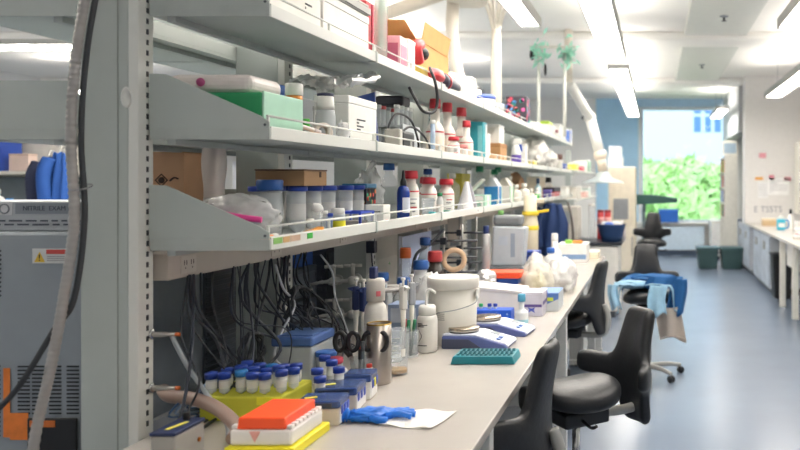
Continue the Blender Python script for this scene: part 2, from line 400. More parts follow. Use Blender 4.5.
# bench: worktop, apron, legs, back gallery
BX1, BX0, BY0, BY1 = -.495, -1.446, 1.75, 7.85
t = T('lab_bench', 'long grey laboratory bench along the aisle with white steel legs', 'bench', (-.55, 4.8, 0))
WT = M('#bcb6b0', .2, var=.03, scale=5, spec=.5)
obj('worktop', MB().box(BX0+.55, BX1+.55, BY0-4.8, BY1-4.8, BENCH-.032, BENCH, .004), WT, t)
obj('apron', MB().box(-.02, .0, BY0-4.75, BY1-4.85, BENCH-.11, BENCH-.033), M('#cfcdc8', .5), t)
for y in (2.55, 4.72, 6.95, 7.78):
    obj('leg', MB().box(-.03, .03, y-4.8-.03, y-4.8+.03, .02, BENCH-.034, .004).box(-.035, .035, y-4.835, y-4.765, 0, .02), M('#d9d9d6', .4), t)
    obj('cross_foot', MB().box(-1.0, -.031, y-4.8-.02, y-4.8+.02, .05, .09), M('#d9d9d6', .4), t)
obj('modesty_panel', MB().box(-1.06, -1.04, BY0-4.75, BY1-4.85, .12, BENCH-.034), M('#8d9094', .6), t)
# second (far side) bench of the island
t = T('lab_bench', 'dim back bench of the island behind the posts, crowded with cables', 'bench', (-2.1, 6.2, 0))
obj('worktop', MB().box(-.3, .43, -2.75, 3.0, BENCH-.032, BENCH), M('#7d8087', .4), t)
obj('cabinet', MB().box(-.3, .38, -2.7, 2.95, .1, BENCH-.033), M('#8d9094', .6), t)
obj('plinth', MB().box(-.25, .3, -2.65, 2.9, 0, .099), DGREY, t)
# drawer units under the near bench
for k, (y, lb) in enumerate(((5.3, 'white drawer unit under the long bench behind its second leg'), (7.3, 'white drawer unit under the far end of the long bench'))):
    t = T('drawer_unit', lb, 'cabinet', (-.95, y, 0), 0, 'drawer units under the bench')
    obj('body', MB().box(-.3, .3, -.22, .22, .05, .78, .004), M('#c9c9c7', .5), t)
    for q in range(3):
        d = obj('drawer', MB().box(.301, .315, -.21, .21, .08+q*.23, .29+q*.23, .003), M('#d6d6d4', .5), t)
        obj('handle', MB().box(.3151, .33, -.06, .06, .24+q*.23, .255+q*.23, .003), GREY, d)
    for a in (-.25, .25):
        for b in (-.18, .18): obj('caster', MB().cyl(.025, -.015, .015, (a, b, .025), 12, rx=math.pi/2), BLACK, t)

# ================================================================ LEFT FOREGROUND: cabinet instrument, glove boxes, hoses
t = T('lab_freezer', 'grey cabinet instrument with louvred side left of the broad post', 'instrument', (-2.05, 2.9, 0))
obj('housing', MB().box(-.40, .33, -.40, .5, .06, 1.478, .01), M('#8b9299', .45, metal=.1, var=.03), t)
obj('plinth', MB().box(-.37, .30, -.37, .47, 0, .06), BLACK, t)
sv = MB().box(.3305, .336, .14, .42, .6, 1.33)
for r_ in range(24): sv.box(.3365, .342, .15, .41, .86+r_*.019, .87+r_*.019)
obj('side_vent', sv, M('#3d444d', .5), t)
obj('side_panel', MB().box(.3305, .334, -.30, .08, .7, 1.36), M('#7c848c', .5), t)
vm = MB()
for (a, b) in ((.06, .097), (.105, .142), (.158, .195), (.213, .25)):
    for r_ in range(13): vm.box(a, b, -.4025, -.4001, .91+r_*.0122, .9148+r_*.0122)
for r_ in range(16): vm.box(-.03, .005, -.4025, -.4001, .84+r_*.0145, .8455+r_*.0145)
obj('louvres', vm, M('#23272d', .6), t)
vm = MB()
for r_ in range(11): vm.cyl(.004, 0, .002, (.004, -.4001, 1.28+r_*.014), 8, rx=math.pi/2)
obj('vent_holes', vm, M('#3a3f46', .6), t)
obj('orange_tape', MB().box(.016, .037, -.4035, -.4026, .838, 1.054).box(.0371, .094, -.4035, -.4026, .83, .914), M('#d9772e', .6, var=.12, scale=30), t)
obj('control_panel', MB().box(.096, .25, -.412, -.4036, .70, .90, .012), BLACK, t)
obj('orange_strip', MB().box(.106, .185, -.414, -.4121, .873, .893), M('#c96a2a', .6), t)
stk = obj('warning_sticker', MB().box(.106, .222, -.4025, -.4001, 1.381, 1.427), M('#c9cacb', .5), t)
obj('warning_triangle', MB().prism([(.112, 1.385), (.146, 1.385), (.129, 1.417)], 'y', -.4033, -.4026), M('#d9b33a', .5), stk)
obj('exclamation_mark', MB().box(.1275, .1305, -.404, -.4034, 1.396, 1.409).box(.1275, .1305, -.404, -.4034, 1.389, 1.393), BLACK, stk)
obj('red_heading', MB().box(.15, .218, -.4033, -.4026, 1.410, 1.424), M('#b8403a', .5), stk)
o = obj('print', scribble(.08, .018, 3, 5), M('#8b8d90', .6), stk); o.location = (.183, -.403, 1.396); o.scale = (.75, 1, 1)
GB = M('#9ea3aa', .5, var=.03)
t = T('glove_box', 'grey nitrile exam glove carton lying on the louvred cabinet', 'box', (-2.08, 2.68, 1.48))
obj('carton', MB().box(-.36, .30, -.14, .14, 0, .093, .003), GB, t)
obj('grey_band', MB().box(.05, .299, -.1412, -.1401, .054, .088), M('#7d838c', .5), t)
obj('white_panel', MB().box(-.36, .04, -.1412, -.1401, .05, .09), M('#b6b9bd', .5), t)
obj('round_mark', MB().lathe([(.012, 0), (.017, 0), (.017, .001), (.012, .001)], (.015, -.1412, .07), 20, rx=math.pi/2, closed=True), M('#7a7f87', .5), t)
stext('lettering', 'NITRILE  EXAM', .0205, M('#3a4150', .6), t, (.142, -.1415, .071))
o = obj('print', scribble(.40, .024, 2, 8), M('#454b57', .6), t); o.location = (.06, -.1412, .026)

# corrugated hose and black cable hanging in front of the post
def hose(pts, r, ribs):
    return MB().tube(pts, r, 12, 60, rr=lambda u: r*(1+.07*math.sin(u*ribs)))
pts = [(Xp(90, 2.16), 2.2, 2.35), (Xp(82, 2.16), 2.16, Zp(0, 2.16)), (Xp(77, 2.16), 2.14, Zp(70, 2.14)), (Xp(76, 2.16), 2.13, Zp(140, 2.13)), (Xp(74, 2.13), 2.12, Zp(220, 2.12)), (Xp(66, 2.12), 2.1, Zp(300, 2.1)), (Xp(53, 2.1), 2.08, Zp(370, 2.08)), (Xp(36, 2.08), 2.06, Zp(450, 2.06)), (Xp(20, 2.06), 2.05, .6)]
S('corrugated_hose', hose([(p[0]+.008, p[1], p[2]) for p in pts], .0125, 620), M('#9d9a98', .4, metal=.2), 'grey corrugated hose hanging down beside the broad post', 'hose')
pts2 = [(p[0]+.024, p[1]+.016, p[2]) for p in pts[:6]]
S('hanging_cable', MB().tube(pts2+[(Xp(54, 2.12), 2.12, Zp(330, 2.12)), (Xp(20, 2.1), 2.1, Zp(385, 2.1)), (Xp(-8, 2.1), 2.1, Zp(415, 2.1))], .0075, 8), M('#33363b', .5), 'black cable running down behind the corrugated hose to lower left', 'cable')
S('cable_tie', MB().lathe([(.026, -.002), (.0275, -.002), (.0275, .002), (.026, .002)], (0, 0, 0), 16, rx=.3, closed=True), M('#8c8d90', .5), 'pale cable tie around hanging hose and cable', 'cable tie', (Xp(78, 2.12), 2.13, Zp(187, 2.12)))

# far left seen through the shelves: cupboards, binders, coats
t = T('wall_cupboard', 'cream wall cupboards with a lower shelf on far left side', 'cupboard', (-5.6, 7.2, 1.70))
obj('board', MB().box(-1.2, 1.6, -.25, .1, 0, .03), OFFW, t)
obj('back_panel', MB().box(-1.2, 1.6, .1, .13, -.8, .62), M('#d8d4cb', .6), t)
for k in range(4): obj('door', MB().box(-1.19+k*.7, -.51+k*.7, .07, .099, .04, .61, .003), M('#dcd8cf', .6), t)
for k in range(4): obj('glass_door', MB().box(-1.19+k*.7, -.51+k*.7, .06, .099, -.78, -.02, .003), M('#7f898e', .25, metal=.2), t)
for k, (x, lb) in enumerate(((-.14, 'blue binder beside the post end, on far left cupboard shelf'), (-.23, 'second blue binder on the far left cupboard shelf'), (-.32, 'third blue binder on the far left cupboard shelf'), (-.41, 'blue binder cut by the left edge of the frame'))):
    box('binder', lb, 'binder', (-5.6+x+.03, 7.05, 1.731), (.08, .24, .34), M('#2a4fae', .5), group='blue binders')
box('storage_box', 'small pale pink carton with open flap on far left shelf', 'box', (-5.52, 6.99, 1.731), (.17, .1, .15), M('#d9c3b8', .7), lid=(M('#cbb2a4', .7), .02))
def coat(name, label, x, y, z1, w_, h_, mat, seed):
    t = T(name, label, 'coat', (x, y, z1))
    def fn(u, v):
        a = 2*math.pi*u; q = .55+.45*min(1, v*3.0)
        return (w_/2*q*math.cos(a)*(1+.1*math.sin(5*a+seed)), .07*q*math.sin(a)+.02*math.sin(7*a+3*v+seed), -h_*v+.015*math.sin(6*a+seed))
    obj('cloth', MB().grid(fn, 40, 12, closeu=True).grid(lambda u, v: (w_/2*.56*v*math.cos(2*math.pi*u), .04*v*math.sin(2*math.pi*u), .02*(1-v)), 40, 3, closeu=True), mat, t)
    obj('sleeve', MB().tube([(-w_*.36, -.05, -.04), (-w_*.46, -.09, -h_*.3), (-w_*.40, -.08, -h_*.72)], .05, 10), mat, t)
    obj('hook', MB().tube([(0, .05, .05), (0, 0, .06), (0, -.02, .02)], .006, 6), STEEL, t)
    return t
coat('hanging_jacket', 'dark navy jacket hanging at far left above the glove carton', -4.76, 6.3, 1.82, .15, .50, M('#1d2540', .8), 1)
coat('hanging_jacket', 'bright blue jacket hanging beside the navy one at far left', -4.60, 6.2, 1.85, .15, .52, M('#1c4c94', .8), 2)
for k, (x, c, lb) in enumerate(((-5.02, '#e8e6e2', 'white squeeze bottle at the left edge behind the glove carton'), (-4.92, '#dfe6ea', 'small bottle with blue cap behind the glove carton'))):
    bottle('bottle', lb, 'bottle', (x, 6.1, 1.38 if k == 0 else 1.36), .05, .20-.05*k, cap=(OFFW, LBLUECAP)[k], mat=M(c, .4))
t = T('instrument_bench', 'pale bench behind the louvred cabinet on the far left', 'bench', (-5.0, 6.1, 0))
obj('worktop', MB().box(-1.4, 1.2, -.3, .3, 1.32, 1.36), LGREY, t); obj('body', MB().box(-1.38, 1.18, -.28, .28, .0, 1.319), M('#9aa0a5', .5), t)

# ================================================================ FAR END OF THE ROOM
t = T('worktop_counter', 'white low cabinet under the window at right', 'cabinet', (1.62, 17.4, 0))
obj('body', MB().box(-.42, .42, -.42, .4, .06, .78, .006), WHITE, t); obj('top', MB().box(-.44, .44, -.44, .42, .78, .81, .004), OFFW, t)
for s in (-1, 1): obj('door', MB().box(-.41 if s < 0 else .005, -.005 if s < 0 else .41, -.435, -.421, .08, .76, .004), M('#e9e9e8', .4), t)
t = T('radiator_panel', 'pale blue-white panel heater under the window', 'radiator', (.35, 17.86, .12))
obj('panel', MB().box(-.62, .75, -.05, .05, 0, .52, .01), M('#c4d6e6', .5), t)
for s in (-.5, .6): obj('bracket', MB().box(s-.02, s+.02, .051, .13, .1, .4), GREY, t)
for k, (x, y, z0, lb) in enumerate(((1.0, 15.3, 0, 'dark green lidded tub on the floor below the window, left of two'), (1.45, 15.24, 0, 'dark green lidded tub beside the right cabinet row'))):
    t = T('storage_tub', lb, 'tub', (x, y, z0), 0, 'green tubs')
    obj('tub', MB().prism([(-.17, 0), (.17, 0), (.2, .36), (-.2, .36)], 'y', -.25, .25, .015), M('#2d4a4c', .5), t)
    obj('lid', MB().box(-.215, .215, -.27, .27, .361, .40, .012), M('#37575a', .5), t)
    for s in (-1, 1): obj('handle', MB().box(s*.2-.02, s*.2+.02, -.08, .08, .27, .30, .004), DGREY, t)
t = T('crate', 'blue plastic crate on the window sill', 'crate', (.30, 17.85, .736))
obj('bin', MB().box(-.22, .22, -.08, .12, 0, .27, .012), M('#1f66c4', .4), t); obj('rim', MB().box(-.23, .23, -.09, .13, .271, .292, .008), M('#2a74d4', .4), t)
# tall shelf of coloured files beside the window
t = T('file_rack', 'tall rack of coloured file boxes right of the window', 'rack', (1.37, 16.3, 0))
obj('frame', MB().box(-.0, .26, -.52, -.50, 0, 2.15).box(-.0, .26, .5, .52, 0, 2.15), OFFW, t)
for k in range(5): obj('shelf_board', MB().box(.0, .26, -.495, .495, .905+k*.3, .925+k*.3), OFFW, t)
cols = ['#4a6b3c', '#c9c24a', '#b8423c', '#3b66a8', '#d9d5cd', '#59a06a', '#e0a03a', '#7a4a7a']; r_ = random.Random(3)
n = 0
for k in range(4):
    for q in range(5):
        n += 1
        S('file_box', MB().box(.012, .25, -.08, .08, 0, .24, .004), M(r_.choice(cols), .6), 'coloured file box in rack by window, %s row from below, %s in its row' % (ORD[k], ORD[q]), 'file box', (1.37, 15.91+q*.195, .926+k*.3), 0, 'files in the tall rack')
t = T('wall_monitor', 'small white framed monitor high beside the window', 'monitor', (1.36, 16.0, 2.16))
obj('case', MB().box(-.02, .30, -.03, .03, 0, .3, .01), OFFW, t); obj('screen', MB().box(.02, .26, -.034, -.0301, .05, .25), M('#9fb4c6', .3), t); obj('foot', MB().box(.08, .2, -.06, .08, -.01, 0), GREY, t)

# right-hand counter and cabinets
RC = 1.62
t = T('counter', 'light grey worktop of the right-hand counter', 'counter', (RC, 10.6, 0))
obj('worktop', MB().box(0, .75, -3.6, 3.9, .875, .91, .004), M('#cfcac4', .3), t)
for y in (-3.3, -2.2, -1.05, -.1): obj('leg', MB().box(.02, .09, y-.04, y+.04, 0, .874, .004), OFFW, t)
for y in (-2.75, -.55): obj('hanging_drawer', MB().box(.1, .6, y-.4, y+.4, .55, .874, .004), M('#e2e0dc', .5), t)
for k in range(5):
    y = (11.62, 12.56, 14.06, 15.0, 15.94)[k]; lb = '%s base cabinet with pale panelled doors along the right wall, counting from the trash bin' % ORD[k]
    t = T('base_cabinet', lb, 'cabinet', (RC+.05, y+.47, 0), 0, 'base cabinets on the right')
    obj('body', MB().box(0, .55, -.46, .46, .08, .86, .004), M('#c3c9d2', .5), t); obj('plinth', MB().box(.05, .5, -.45, .45, 0, .079), DGREY, t)
    for s in (-1, 1):
        d = obj('door', MB().box(-.016, -.001, -.45 if s < 0 else .005, -.005 if s < 0 else .45, .1, .84, .003), M('#b9c3d0', .45, var=.15, scale=6), t)
        obj('handle', MB().box(-.03, -.0161, s*.06-.01, s*.06+.01, .62, .74, .003), STEEL, d)
t = T('trash_bin', 'black waste bin standing under the right counter', 'bin', (RC+.17, 11.35, 0))
obj('bin', MB().prism([(-.11, 0), (.11, 0), (.14, .6), (-.14, .6)], 'y', -.14, .14, .012), BLACK, t); obj('rim', MB().box(-.15, .15, -.15, .15, .601, .63, .008), DARK, t)
t = T('wash_jug', 'cyan and white detergent jug on the right counter', 'jug', (1.89, 12.0, .911))
obj('body', MB().box(-.06, .06, -.06, .06, 0, .17, .02), M('#3fb4d0', .35), t); obj('neck', MB().cyl(.03, .171, .22, seg=16), WHITE, t)
obj('label', MB().box(-.045, .045, -.0612, -.0601, .05, .11), WHITE, t); obj('handle', MB().tube([(.06, 0, .15), (.11, 0, .14), (.11, 0, .05), (.06, 0, .03)], .012, 8), M('#2f8ed0', .35), t)
box('wooden_box', 'low wooden box on the right counter below the white wall', 'box', (1.88, 13.2, .911), (.22, .2, .12), M('#cdb28c', .7), lid=(M('#e3d3b5', .7), .03))
rr_ = random.Random(11)
for k, (x, y, sx, sy, sz, c, lb) in enumerate(((2.05, 11.2, .2, .16, .08, '#d7d4d0', 'flat white carton on the right counter near the jug'), (1.95, 10.6, .14, .2, .06, '#c9707a', 'pink tray on the right counter'),
        (2.1, 10.2, .12, .12, .16, '#8f7fc0', 'mauve carton on the right counter at the frame edge'), (1.85, 10.1, .2, .14, .05, '#e9e4dc', 'white paper pile on the right counter at the frame edge'), (2.15, 11.8, .16, .16, .14, '#e8e6e4', 'white carton behind the jug on the right counter'))):
    box('carton', lb, 'box', (x, y, .911), (sx, sy, sz), M(c, .6), lid=(M('#efefee', .6), .02))
bottle('bottle', 'tall white bottle with dark pump on the right counter', 'bottle', (2.12, 12.5, .911), .045, .30, cap=BLACK, cap_h=.07, mat=WHITE, cap_r=.02)
t = T('wall_shelf', 'open white wall shelf at the right frame edge', 'shelf', (2.55, 13.4, 1.1))
for k in range(4): obj('board', MB().box(-.15, .8, -.2, .2, k*.37, k*.37+.025), OFFW, t)
obj('side', MB().box(-.18, -.151, -.2, .2, 0, 1.2).box(.801, .83, -.2, .2, 0, 1.2), OFFW, t)
obj('back', MB().box(-.15, .8, .201, .22, 0, 1.2), OFFW, t)
for k, (z, c) in enumerate(((1.126, '#3a5fc0'), (1.496, '#2f56b8'), (1.866, '#d9d7d2'))): box('carton', '%s carton on the open wall shelf at right edge' % ('lowest blue', 'middle blue', 'topmost white')[k], 'box', (2.5, 13.32, z), (.18, .2, .17), M(c, .5))
# papers, notes and marks on the white wall
WY = WB-.001
def note(label, px0, px1, py0, py1, mat, marks=None, name='paper_note'):
    x0, x1 = Xp(px0, WB), Xp(px1, WB); z1, z0 = Zp(py0, WB), Zp(py1, WB)
    t = T(name, label, 'note', ((x0+x1)/2, WY, (z0+z1)/2), 0, 'notes on the white wall')
    obj('sheet', MB().box((x0-x1)/2, (x1-x0)/2, -.003, 0, (z0-z1)/2, (z1-z0)/2), mat, t)
    if marks: o = obj('print', scribble((x1-x0)*.85, (z1-z0)*.8, marks[0], marks[1]), marks[2], t); o.location = (0, -.0035, 0)
note('white sheet of faint notes in the middle of the white wall', 768, 789, 178, 195, M('#f3f3f3', .7), (6, 3, M('#c9c9cc', .7)))
note('white sheet left of the middle sheet on the white wall', 758, 768, 182, 198, M('#ededee', .7), (5, 4, M('#d0d0d2', .7)))
note('small pink heart-like sticker near the top of the white wall', 759, 766, 153, 158, M('#dc9aa6', .7))
note('orange note strip on the white wall', 755, 763, 177, 180, M('#efb264', .7))
note('pink curled streamer strip on the white wall', 769, 774, 175, 180, M('#d98a9a', .7))
note('pink strip at the right top of the middle sheet on the wall', 784, 791, 177, 181, M('#dd97a4', .7))
t = T('wall_lettering', 'row of grey blocky characters drawn on the white wall', 'lettering', (Xp(768, WB), WY, Zp(209.5, WB)))
stext('characters', 'E TSSTS', .15, M('#9a9ba6', .7), t, (0, -.002, 0))

# outside: the block across the yard and the shrubs
FY = 80
t = T('neighbour_building', 'pale block across the yard with blue windows, seen through the window', 'building', (0, FY, -6))
obj('facade', MB().box(-40, 45, 0, 10, 0, 36), M('#cfd8ea', .8, var=.01), t)
for (a, b) in ((694, 701), (705, 711), (714.5, 721)):
    for (c, d) in ((109, 113.5), (116.5, 132), (167, 178)):
        f = obj('window', MB().box(Xp(a, FY), Xp(b, FY), -.06, -.001, Zp(d, FY)+6, Zp(c, FY)+6), M('#7fa0e0', .4), t)
        obj('pane', MB().box(Xp(a, FY)+.05, Xp(b, FY)-.05, -.09, -.061, Zp(d, FY)+6.05, Zp(c, FY)+5.95), M('#5b86dc', .3), f)
S('yard_ground', MB().box(-60, 60, BW+.6, FY+10, -6.4, -6), M('#98a878', .9), 'green yard ground outside the window', 'ground').__setitem__('kind', 'structure')
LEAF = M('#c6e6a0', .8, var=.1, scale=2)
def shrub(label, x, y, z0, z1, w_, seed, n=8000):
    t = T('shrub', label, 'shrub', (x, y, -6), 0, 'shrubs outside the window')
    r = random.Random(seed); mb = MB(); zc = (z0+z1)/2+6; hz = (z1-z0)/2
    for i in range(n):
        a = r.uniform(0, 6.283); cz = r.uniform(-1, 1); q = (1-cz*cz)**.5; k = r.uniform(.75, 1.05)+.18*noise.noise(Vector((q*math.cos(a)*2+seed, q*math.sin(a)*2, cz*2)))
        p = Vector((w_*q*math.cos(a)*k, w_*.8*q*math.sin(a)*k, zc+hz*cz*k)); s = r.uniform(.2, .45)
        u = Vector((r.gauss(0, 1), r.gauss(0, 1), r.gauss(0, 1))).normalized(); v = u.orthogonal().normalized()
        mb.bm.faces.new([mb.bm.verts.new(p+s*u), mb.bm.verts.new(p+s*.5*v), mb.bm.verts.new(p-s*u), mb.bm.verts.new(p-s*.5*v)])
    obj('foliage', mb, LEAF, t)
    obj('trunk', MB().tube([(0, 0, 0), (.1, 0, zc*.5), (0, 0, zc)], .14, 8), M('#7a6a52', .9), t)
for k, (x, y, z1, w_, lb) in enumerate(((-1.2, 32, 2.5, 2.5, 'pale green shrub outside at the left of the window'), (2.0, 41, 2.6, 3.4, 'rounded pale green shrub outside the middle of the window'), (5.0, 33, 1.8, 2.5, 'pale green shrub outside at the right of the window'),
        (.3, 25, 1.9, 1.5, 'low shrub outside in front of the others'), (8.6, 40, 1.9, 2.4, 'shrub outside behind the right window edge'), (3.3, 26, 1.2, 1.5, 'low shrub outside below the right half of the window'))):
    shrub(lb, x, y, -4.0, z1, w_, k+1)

# ================================================================ THINGS ON THE LOWEST SHELF
Z1 = LEV['lowest']-.024; Z2 = LEV['middle']-.024; Z3 = LEV['top']-.024
def pillow(sx, sy, sz, seed, amp=.18, fr=3.0):
    return MB().blob((0, 0, sz*.93), (sx, sy, sz), amp, fr, 4, seed, flat=0.0)
BAG = M('#e9e9ea', .22, alpha=.38, bump=.35, scale=22); BAGW = M('#ededeb', .3, alpha=.62, bump=.35, scale=26)
t = T('zip_bag', 'clear zip bag with magenta seal slumped at the near end of lowest shelf', 'bag', (-1.285, 2.45, Z1))
obj('pouch', pillow(.125, .10, .075, 2), BAG, t)
obj('zip_seal', MB().tube([(-.10, -.105, .115), (-.03, -.108, .10), (.06, -.105, .08), (.125, -.09, .07)], .009, 8), M('#d63c8e', .4), t)
for k, p in enumerate(((-.085, -.0, .085), (.055, .0, .035))): obj('blue_cap', MB().cyl(.018, 0, .02, p, 14, rx=.5), M('#24407f', .4), t)
t = T('specimen_bag', 'tall pale cloudy plastic bag standing behind the zip bag', 'bag', (-1.405, 2.55, Z1))
obj('film', MB().grid(lambda u, v: ((.034+.006*math.sin(9*v))*math.cos(2*math.pi*u)*(1-.15*v), (.05+.006*math.sin(7*v+2))*math.sin(2*math.pi*u)*(1-.3*v), .29*v), 28, 14, closeu=True), M('#d8cdc8', .3, alpha=.7, bump=.3, scale=20), t)
obj('top_fold', MB().box(-.03, .03, -.012, .012, .28, .295, .004), M('#ded6d2', .4, alpha=.8), t)
t = T('jar', 'large clear jar with wide blue lid at near end of the tube row', 'jar', (-1.30, 2.70, Z1))
obj('glass', MB().lathe([(0, 0), (.037, 0), (.04, .006), (.04, .15), (.036, .157), (0, .157)], seg=24), CLEAR, t)
obj('lid', MB().lathe([(0, .155), (.041, .155), (.042, .16), (.042, .185), (.038, .19), (0, .19)], seg=24), M('#2d5ea8', .35), t)
obj('inner_liner', MB().lathe([(.034, .01), (.034, .145), (.033, .145), (.033, .01)], seg=20, closed=True), M('#e4e8ea', .4, alpha=.4), t)
k = 0
for (x, y) in ((-1.25, 2.80), (-1.25, 2.93), (-1.25, 3.06), (-1.25, 3.235), (-1.34, 2.70), (-1.34, 2.83), (-1.34, 2.97), (-1.34, 3.10), (-1.34, 3.25), (-1.335, 3.37), (-1.25, 3.36)):
    front = x > -1.3
    falcon('tall tube with blue cap on the lowest shelf, %s of the %s row' % (ORD[k % 11 if front else k-4], 'front' if front else 'rear') if not (x, y) == (-1.25, 3.36) else 'tall tube with blue cap at the far end of the front row, lowest shelf', (x, y, Z1), .026, .168, group='blue-capped tubes on the lowest shelf')
    k += 1
t = T('cardboard_tray', 'flat brown cardboard box lying on top of blue-capped tubes', 'box', (-1.295, 2.86, Z1+.1685))
obj('carton', MB().box(-.085, .085, -.10, .09, 0, .052, .003), M('#a88562', .8), t); obj('lid', MB().box(-.087, .087, -.102, .092, .0525, .058, .002), M('#6f5644', .8), t)
obj('finger_notch', MB().box(.0871, .088, .02, .035, .03, .05), M('#4d3b30', .8), t)
S('label_wedge', MB().prism([(0, 0), (.0, .012), (.11, .034), (.11, .0)], 'y', -.013, .013, .002), M('#f0a23f', .5), 'orange wedge-shaped marker lying at the shelf lip by the tubes', 'marker', (-1.15, 2.56, Z1), math.radians(70))
t = T('marker_pen', 'white pen with orange barrel lying at the near end lip', 'pen', (-1.16, 2.40, Z1+.012), math.radians(100))
obj('barrel', MB().cyl(.011, -.05, .03, seg=14, ry=math.pi/2), ORANGE, t); obj('cap', MB().cyl(.0125, .0305, .075, seg=14, ry=math.pi/2), WHITE, t)
t = T('marker_pen', 'navy stub pen under the pink bag seal', 'pen', (-1.215, 2.335, Z1+.012), math.radians(170))
obj('barrel', MB().cyl(.011, -.03, .03, seg=14, ry=math.pi/2), NAVY, t); obj('cap', MB().cyl(.012, .0305, .042, seg=14, ry=math.pi/2), M('#333d66', .4), t)
t = T('vial', 'small clear vial stuffed with white cotton in front of the tubes', 'vial', (-1.14, 2.70, Z1))
obj('glass', MB().cyl(.018, 0, .085, seg=18), CLEAR, t); obj('cotton', MB().blob((0, 0, .094), (.02, .02, .018), .3, 4, 2, 5), M('#eeeeec', .9), t)
bottle('jar', 'white-capped jar with a bright yellow label on the lowest shelf', 'jar', (-1.14, 2.875, Z1), .026, .088, .8, cap=WHITE, cap_h=.02, cap_r=.024, mat=FROST, lab=(M('#e5dd2c', .5), .25, .8), shoulder=.8)
for k, (x, y, hh, lb) in enumerate(((-1.15, 2.78, .07, 'short clear tube left of the yellow-label jar'), (-1.15, 2.825, .06, 'blue-tinted short tube beside the yellow-label jar'), (-1.13, 2.62, .05, 'little clear tube near the orange wedge'))):
    t = T('small_tube', lb, 'tube', (x, y, Z1)); obj('tube_body', MB().cyl(.012, 0, hh, seg=12), (CLEAR, M('#8fa6d8', .3, alpha=.6), CLEAR)[k], t); obj('stopper', MB().cyl(.013, hh+.0003, hh+.012, seg=12), (WHITE, BLUECAP, OFFW)[k], t)
t = T('wire_basket', 'small clear box framed in royal blue on the lowest shelf', 'basket', (-1.18, 3.15, Z1))
fm = MB(); a, b, c = .045, .07, .068
for sx in (-1, 1):
    for sy in (-1, 1): fm.box(sx*a-.004, sx*a+.004, sy*b-.004, sy*b+.004, 0, c)
for z in (.004, c-.004):
    for s in (-1, 1): fm.box(-a+.004, a-.004, s*b-.004, s*b+.004, z-.004, z+.004); fm.box(s*a-.004, s*a+.004, -b+.004, b-.004, z-.004, z+.004)
obj('blue_frame', fm, M('#2a49c0', .4), t); obj('clear_sides', MB().box(-a+.005, a-.005, -b+.005, b-.005, .009, c-.01), CLEAR, t); obj('contents', MB().box(-.03, .03, -.05, .05, .0095, .03), M('#8a7d74', .7), t)
t = T('dotted_carton', 'black carton with coloured dots and teal lid behind the blue basket', 'box', (-1.30, 3.52, Z1))
obj('carton', MB().box(-.05, .05, -.06, .06, 0, .155, .003), M('#b9bcc2', .5), t); obj('black_band', MB().box(-.0511, .0511, -.0611, .0611, .085, .1545), M('#1f1f24', .4), t)
obj('teal_lid', MB().box(-.054, .054, -.064, .064, .1555, .175, .004), M('#2b6f9a', .4), t)
r_ = random.Random(2)
for c in ('#d8453e', '#e6884a', '#2fae7f'):
    dm = MB()
    for q in range(4): dm.cyl(.010, 0, .0012, (r_.uniform(-.04, .04), -.0612, .095+q*.015), 12, rx=math.pi/2); dm.cyl(.010, 0, .0012, (.0512, r_.uniform(-.05, .05), .095+q*.015), 12, ry=math.pi/2)
    obj('dots', dm, M(c, .5), t)
box('carton', 'white carton with a faint red print beside the blue spray bottle', 'box', (-1.19, 3.44, Z1), (.075, .09, .085), WHITE, panel=[('x', M('#e29a9a', .6), .3, .7, .15, .25)], marks=[('y', .5, .6, .05, .02, 2, 4)])
t = T('plastic_bag', 'crumpled clear bag standing behind the blue spray bottle', 'bag', (-1.35, 3.78, Z1)); obj('film', MB().blob((0, 0, .12), (.06, .09, .125), .3, 3.5, 4, 9, flat=0), BAG, t); obj('neck', MB().tube([(0, 0, .23), (.01, 0, .26), (.02, .01, .275)], .014, 8), BAG, t)
t = T('spray_bottle', 'navy blue bottle with black dispenser neck and white label', 'bottle', (-1.17, 3.72, Z1))
obj('body', MB().lathe([(0, 0), (.027, 0), (.029, .004), (.029, .135), (.024, .155), (.013, .165), (0, .165)]), M('#1d3a8c', .25), t)
obj('nozzle', MB().lathe([(0, .1655), (.014, .1655), (.014, .185), (.008, .2), (.006, .235), (0, .237)]), BLACK, t)
obj('label', MB().grid(lambda u, v: (.0296*math.cos(-1.4+1.5*u), .0296*math.sin(-1.4+1.5*u), .04+.07*v), 12, 2), M('#d4d8e6', .5), t)
def reagent(label, x, y, r, h, lab=True, z=None, seed=0):
    z = Z1 if z is None else z
    t = bottle('reagent_bottle', label, 'bottle', (x, y, z), r, h, .62, cap=RED, cap_h=h*.15, cap_r=r*.86, mat=M('#e4dfd8', .4), band=RED, lab=(M('#eceae6', .5), .1, .78) if lab else None, group='red-capped bottles', shoulder=.68)
    for q in range(4): obj('print', MB().grid(lambda u, v, q=q: (r*1.018*math.cos(-1.3+(.6+.2*(q % 2))*u), r*1.018*math.sin(-1.3+(.6+.2*(q % 2))*u), h*(.14+.085*q)+h*.03*v), 8, 2), M(('#7d7f88', '#c8474c', '#8a8c94', '#b0b2b8')[(q+seed) % 4], .6), t)
    return t
reagent('tall white red-capped bottle right of the navy spray bottle', -1.21, 3.96, .041, .238)
reagent('white red-capped bottle just past the tall one on the lowest shelf', -1.20, 4.25, .042, .206, seed=1)
reagent('squat white red-capped bottle beside the folded white cone', -1.19, 4.56, .045, .20, seed=2)
reagent('second squat white red-capped bottle, half behind the one by the cone', -1.29, 4.52, .043, .21, seed=3)
t = bottle('glass_bottle', 'clear glass bottle with dark blue cap behind the red-capped bottles', 'bottle', (-1.34, 4.72, Z1), .045, .26, .45, cap=M('#28508f', .4), cap_h=.03, mat=CLEAR, fill=(M('#dfe6ea', .2, alpha=.35), .5))
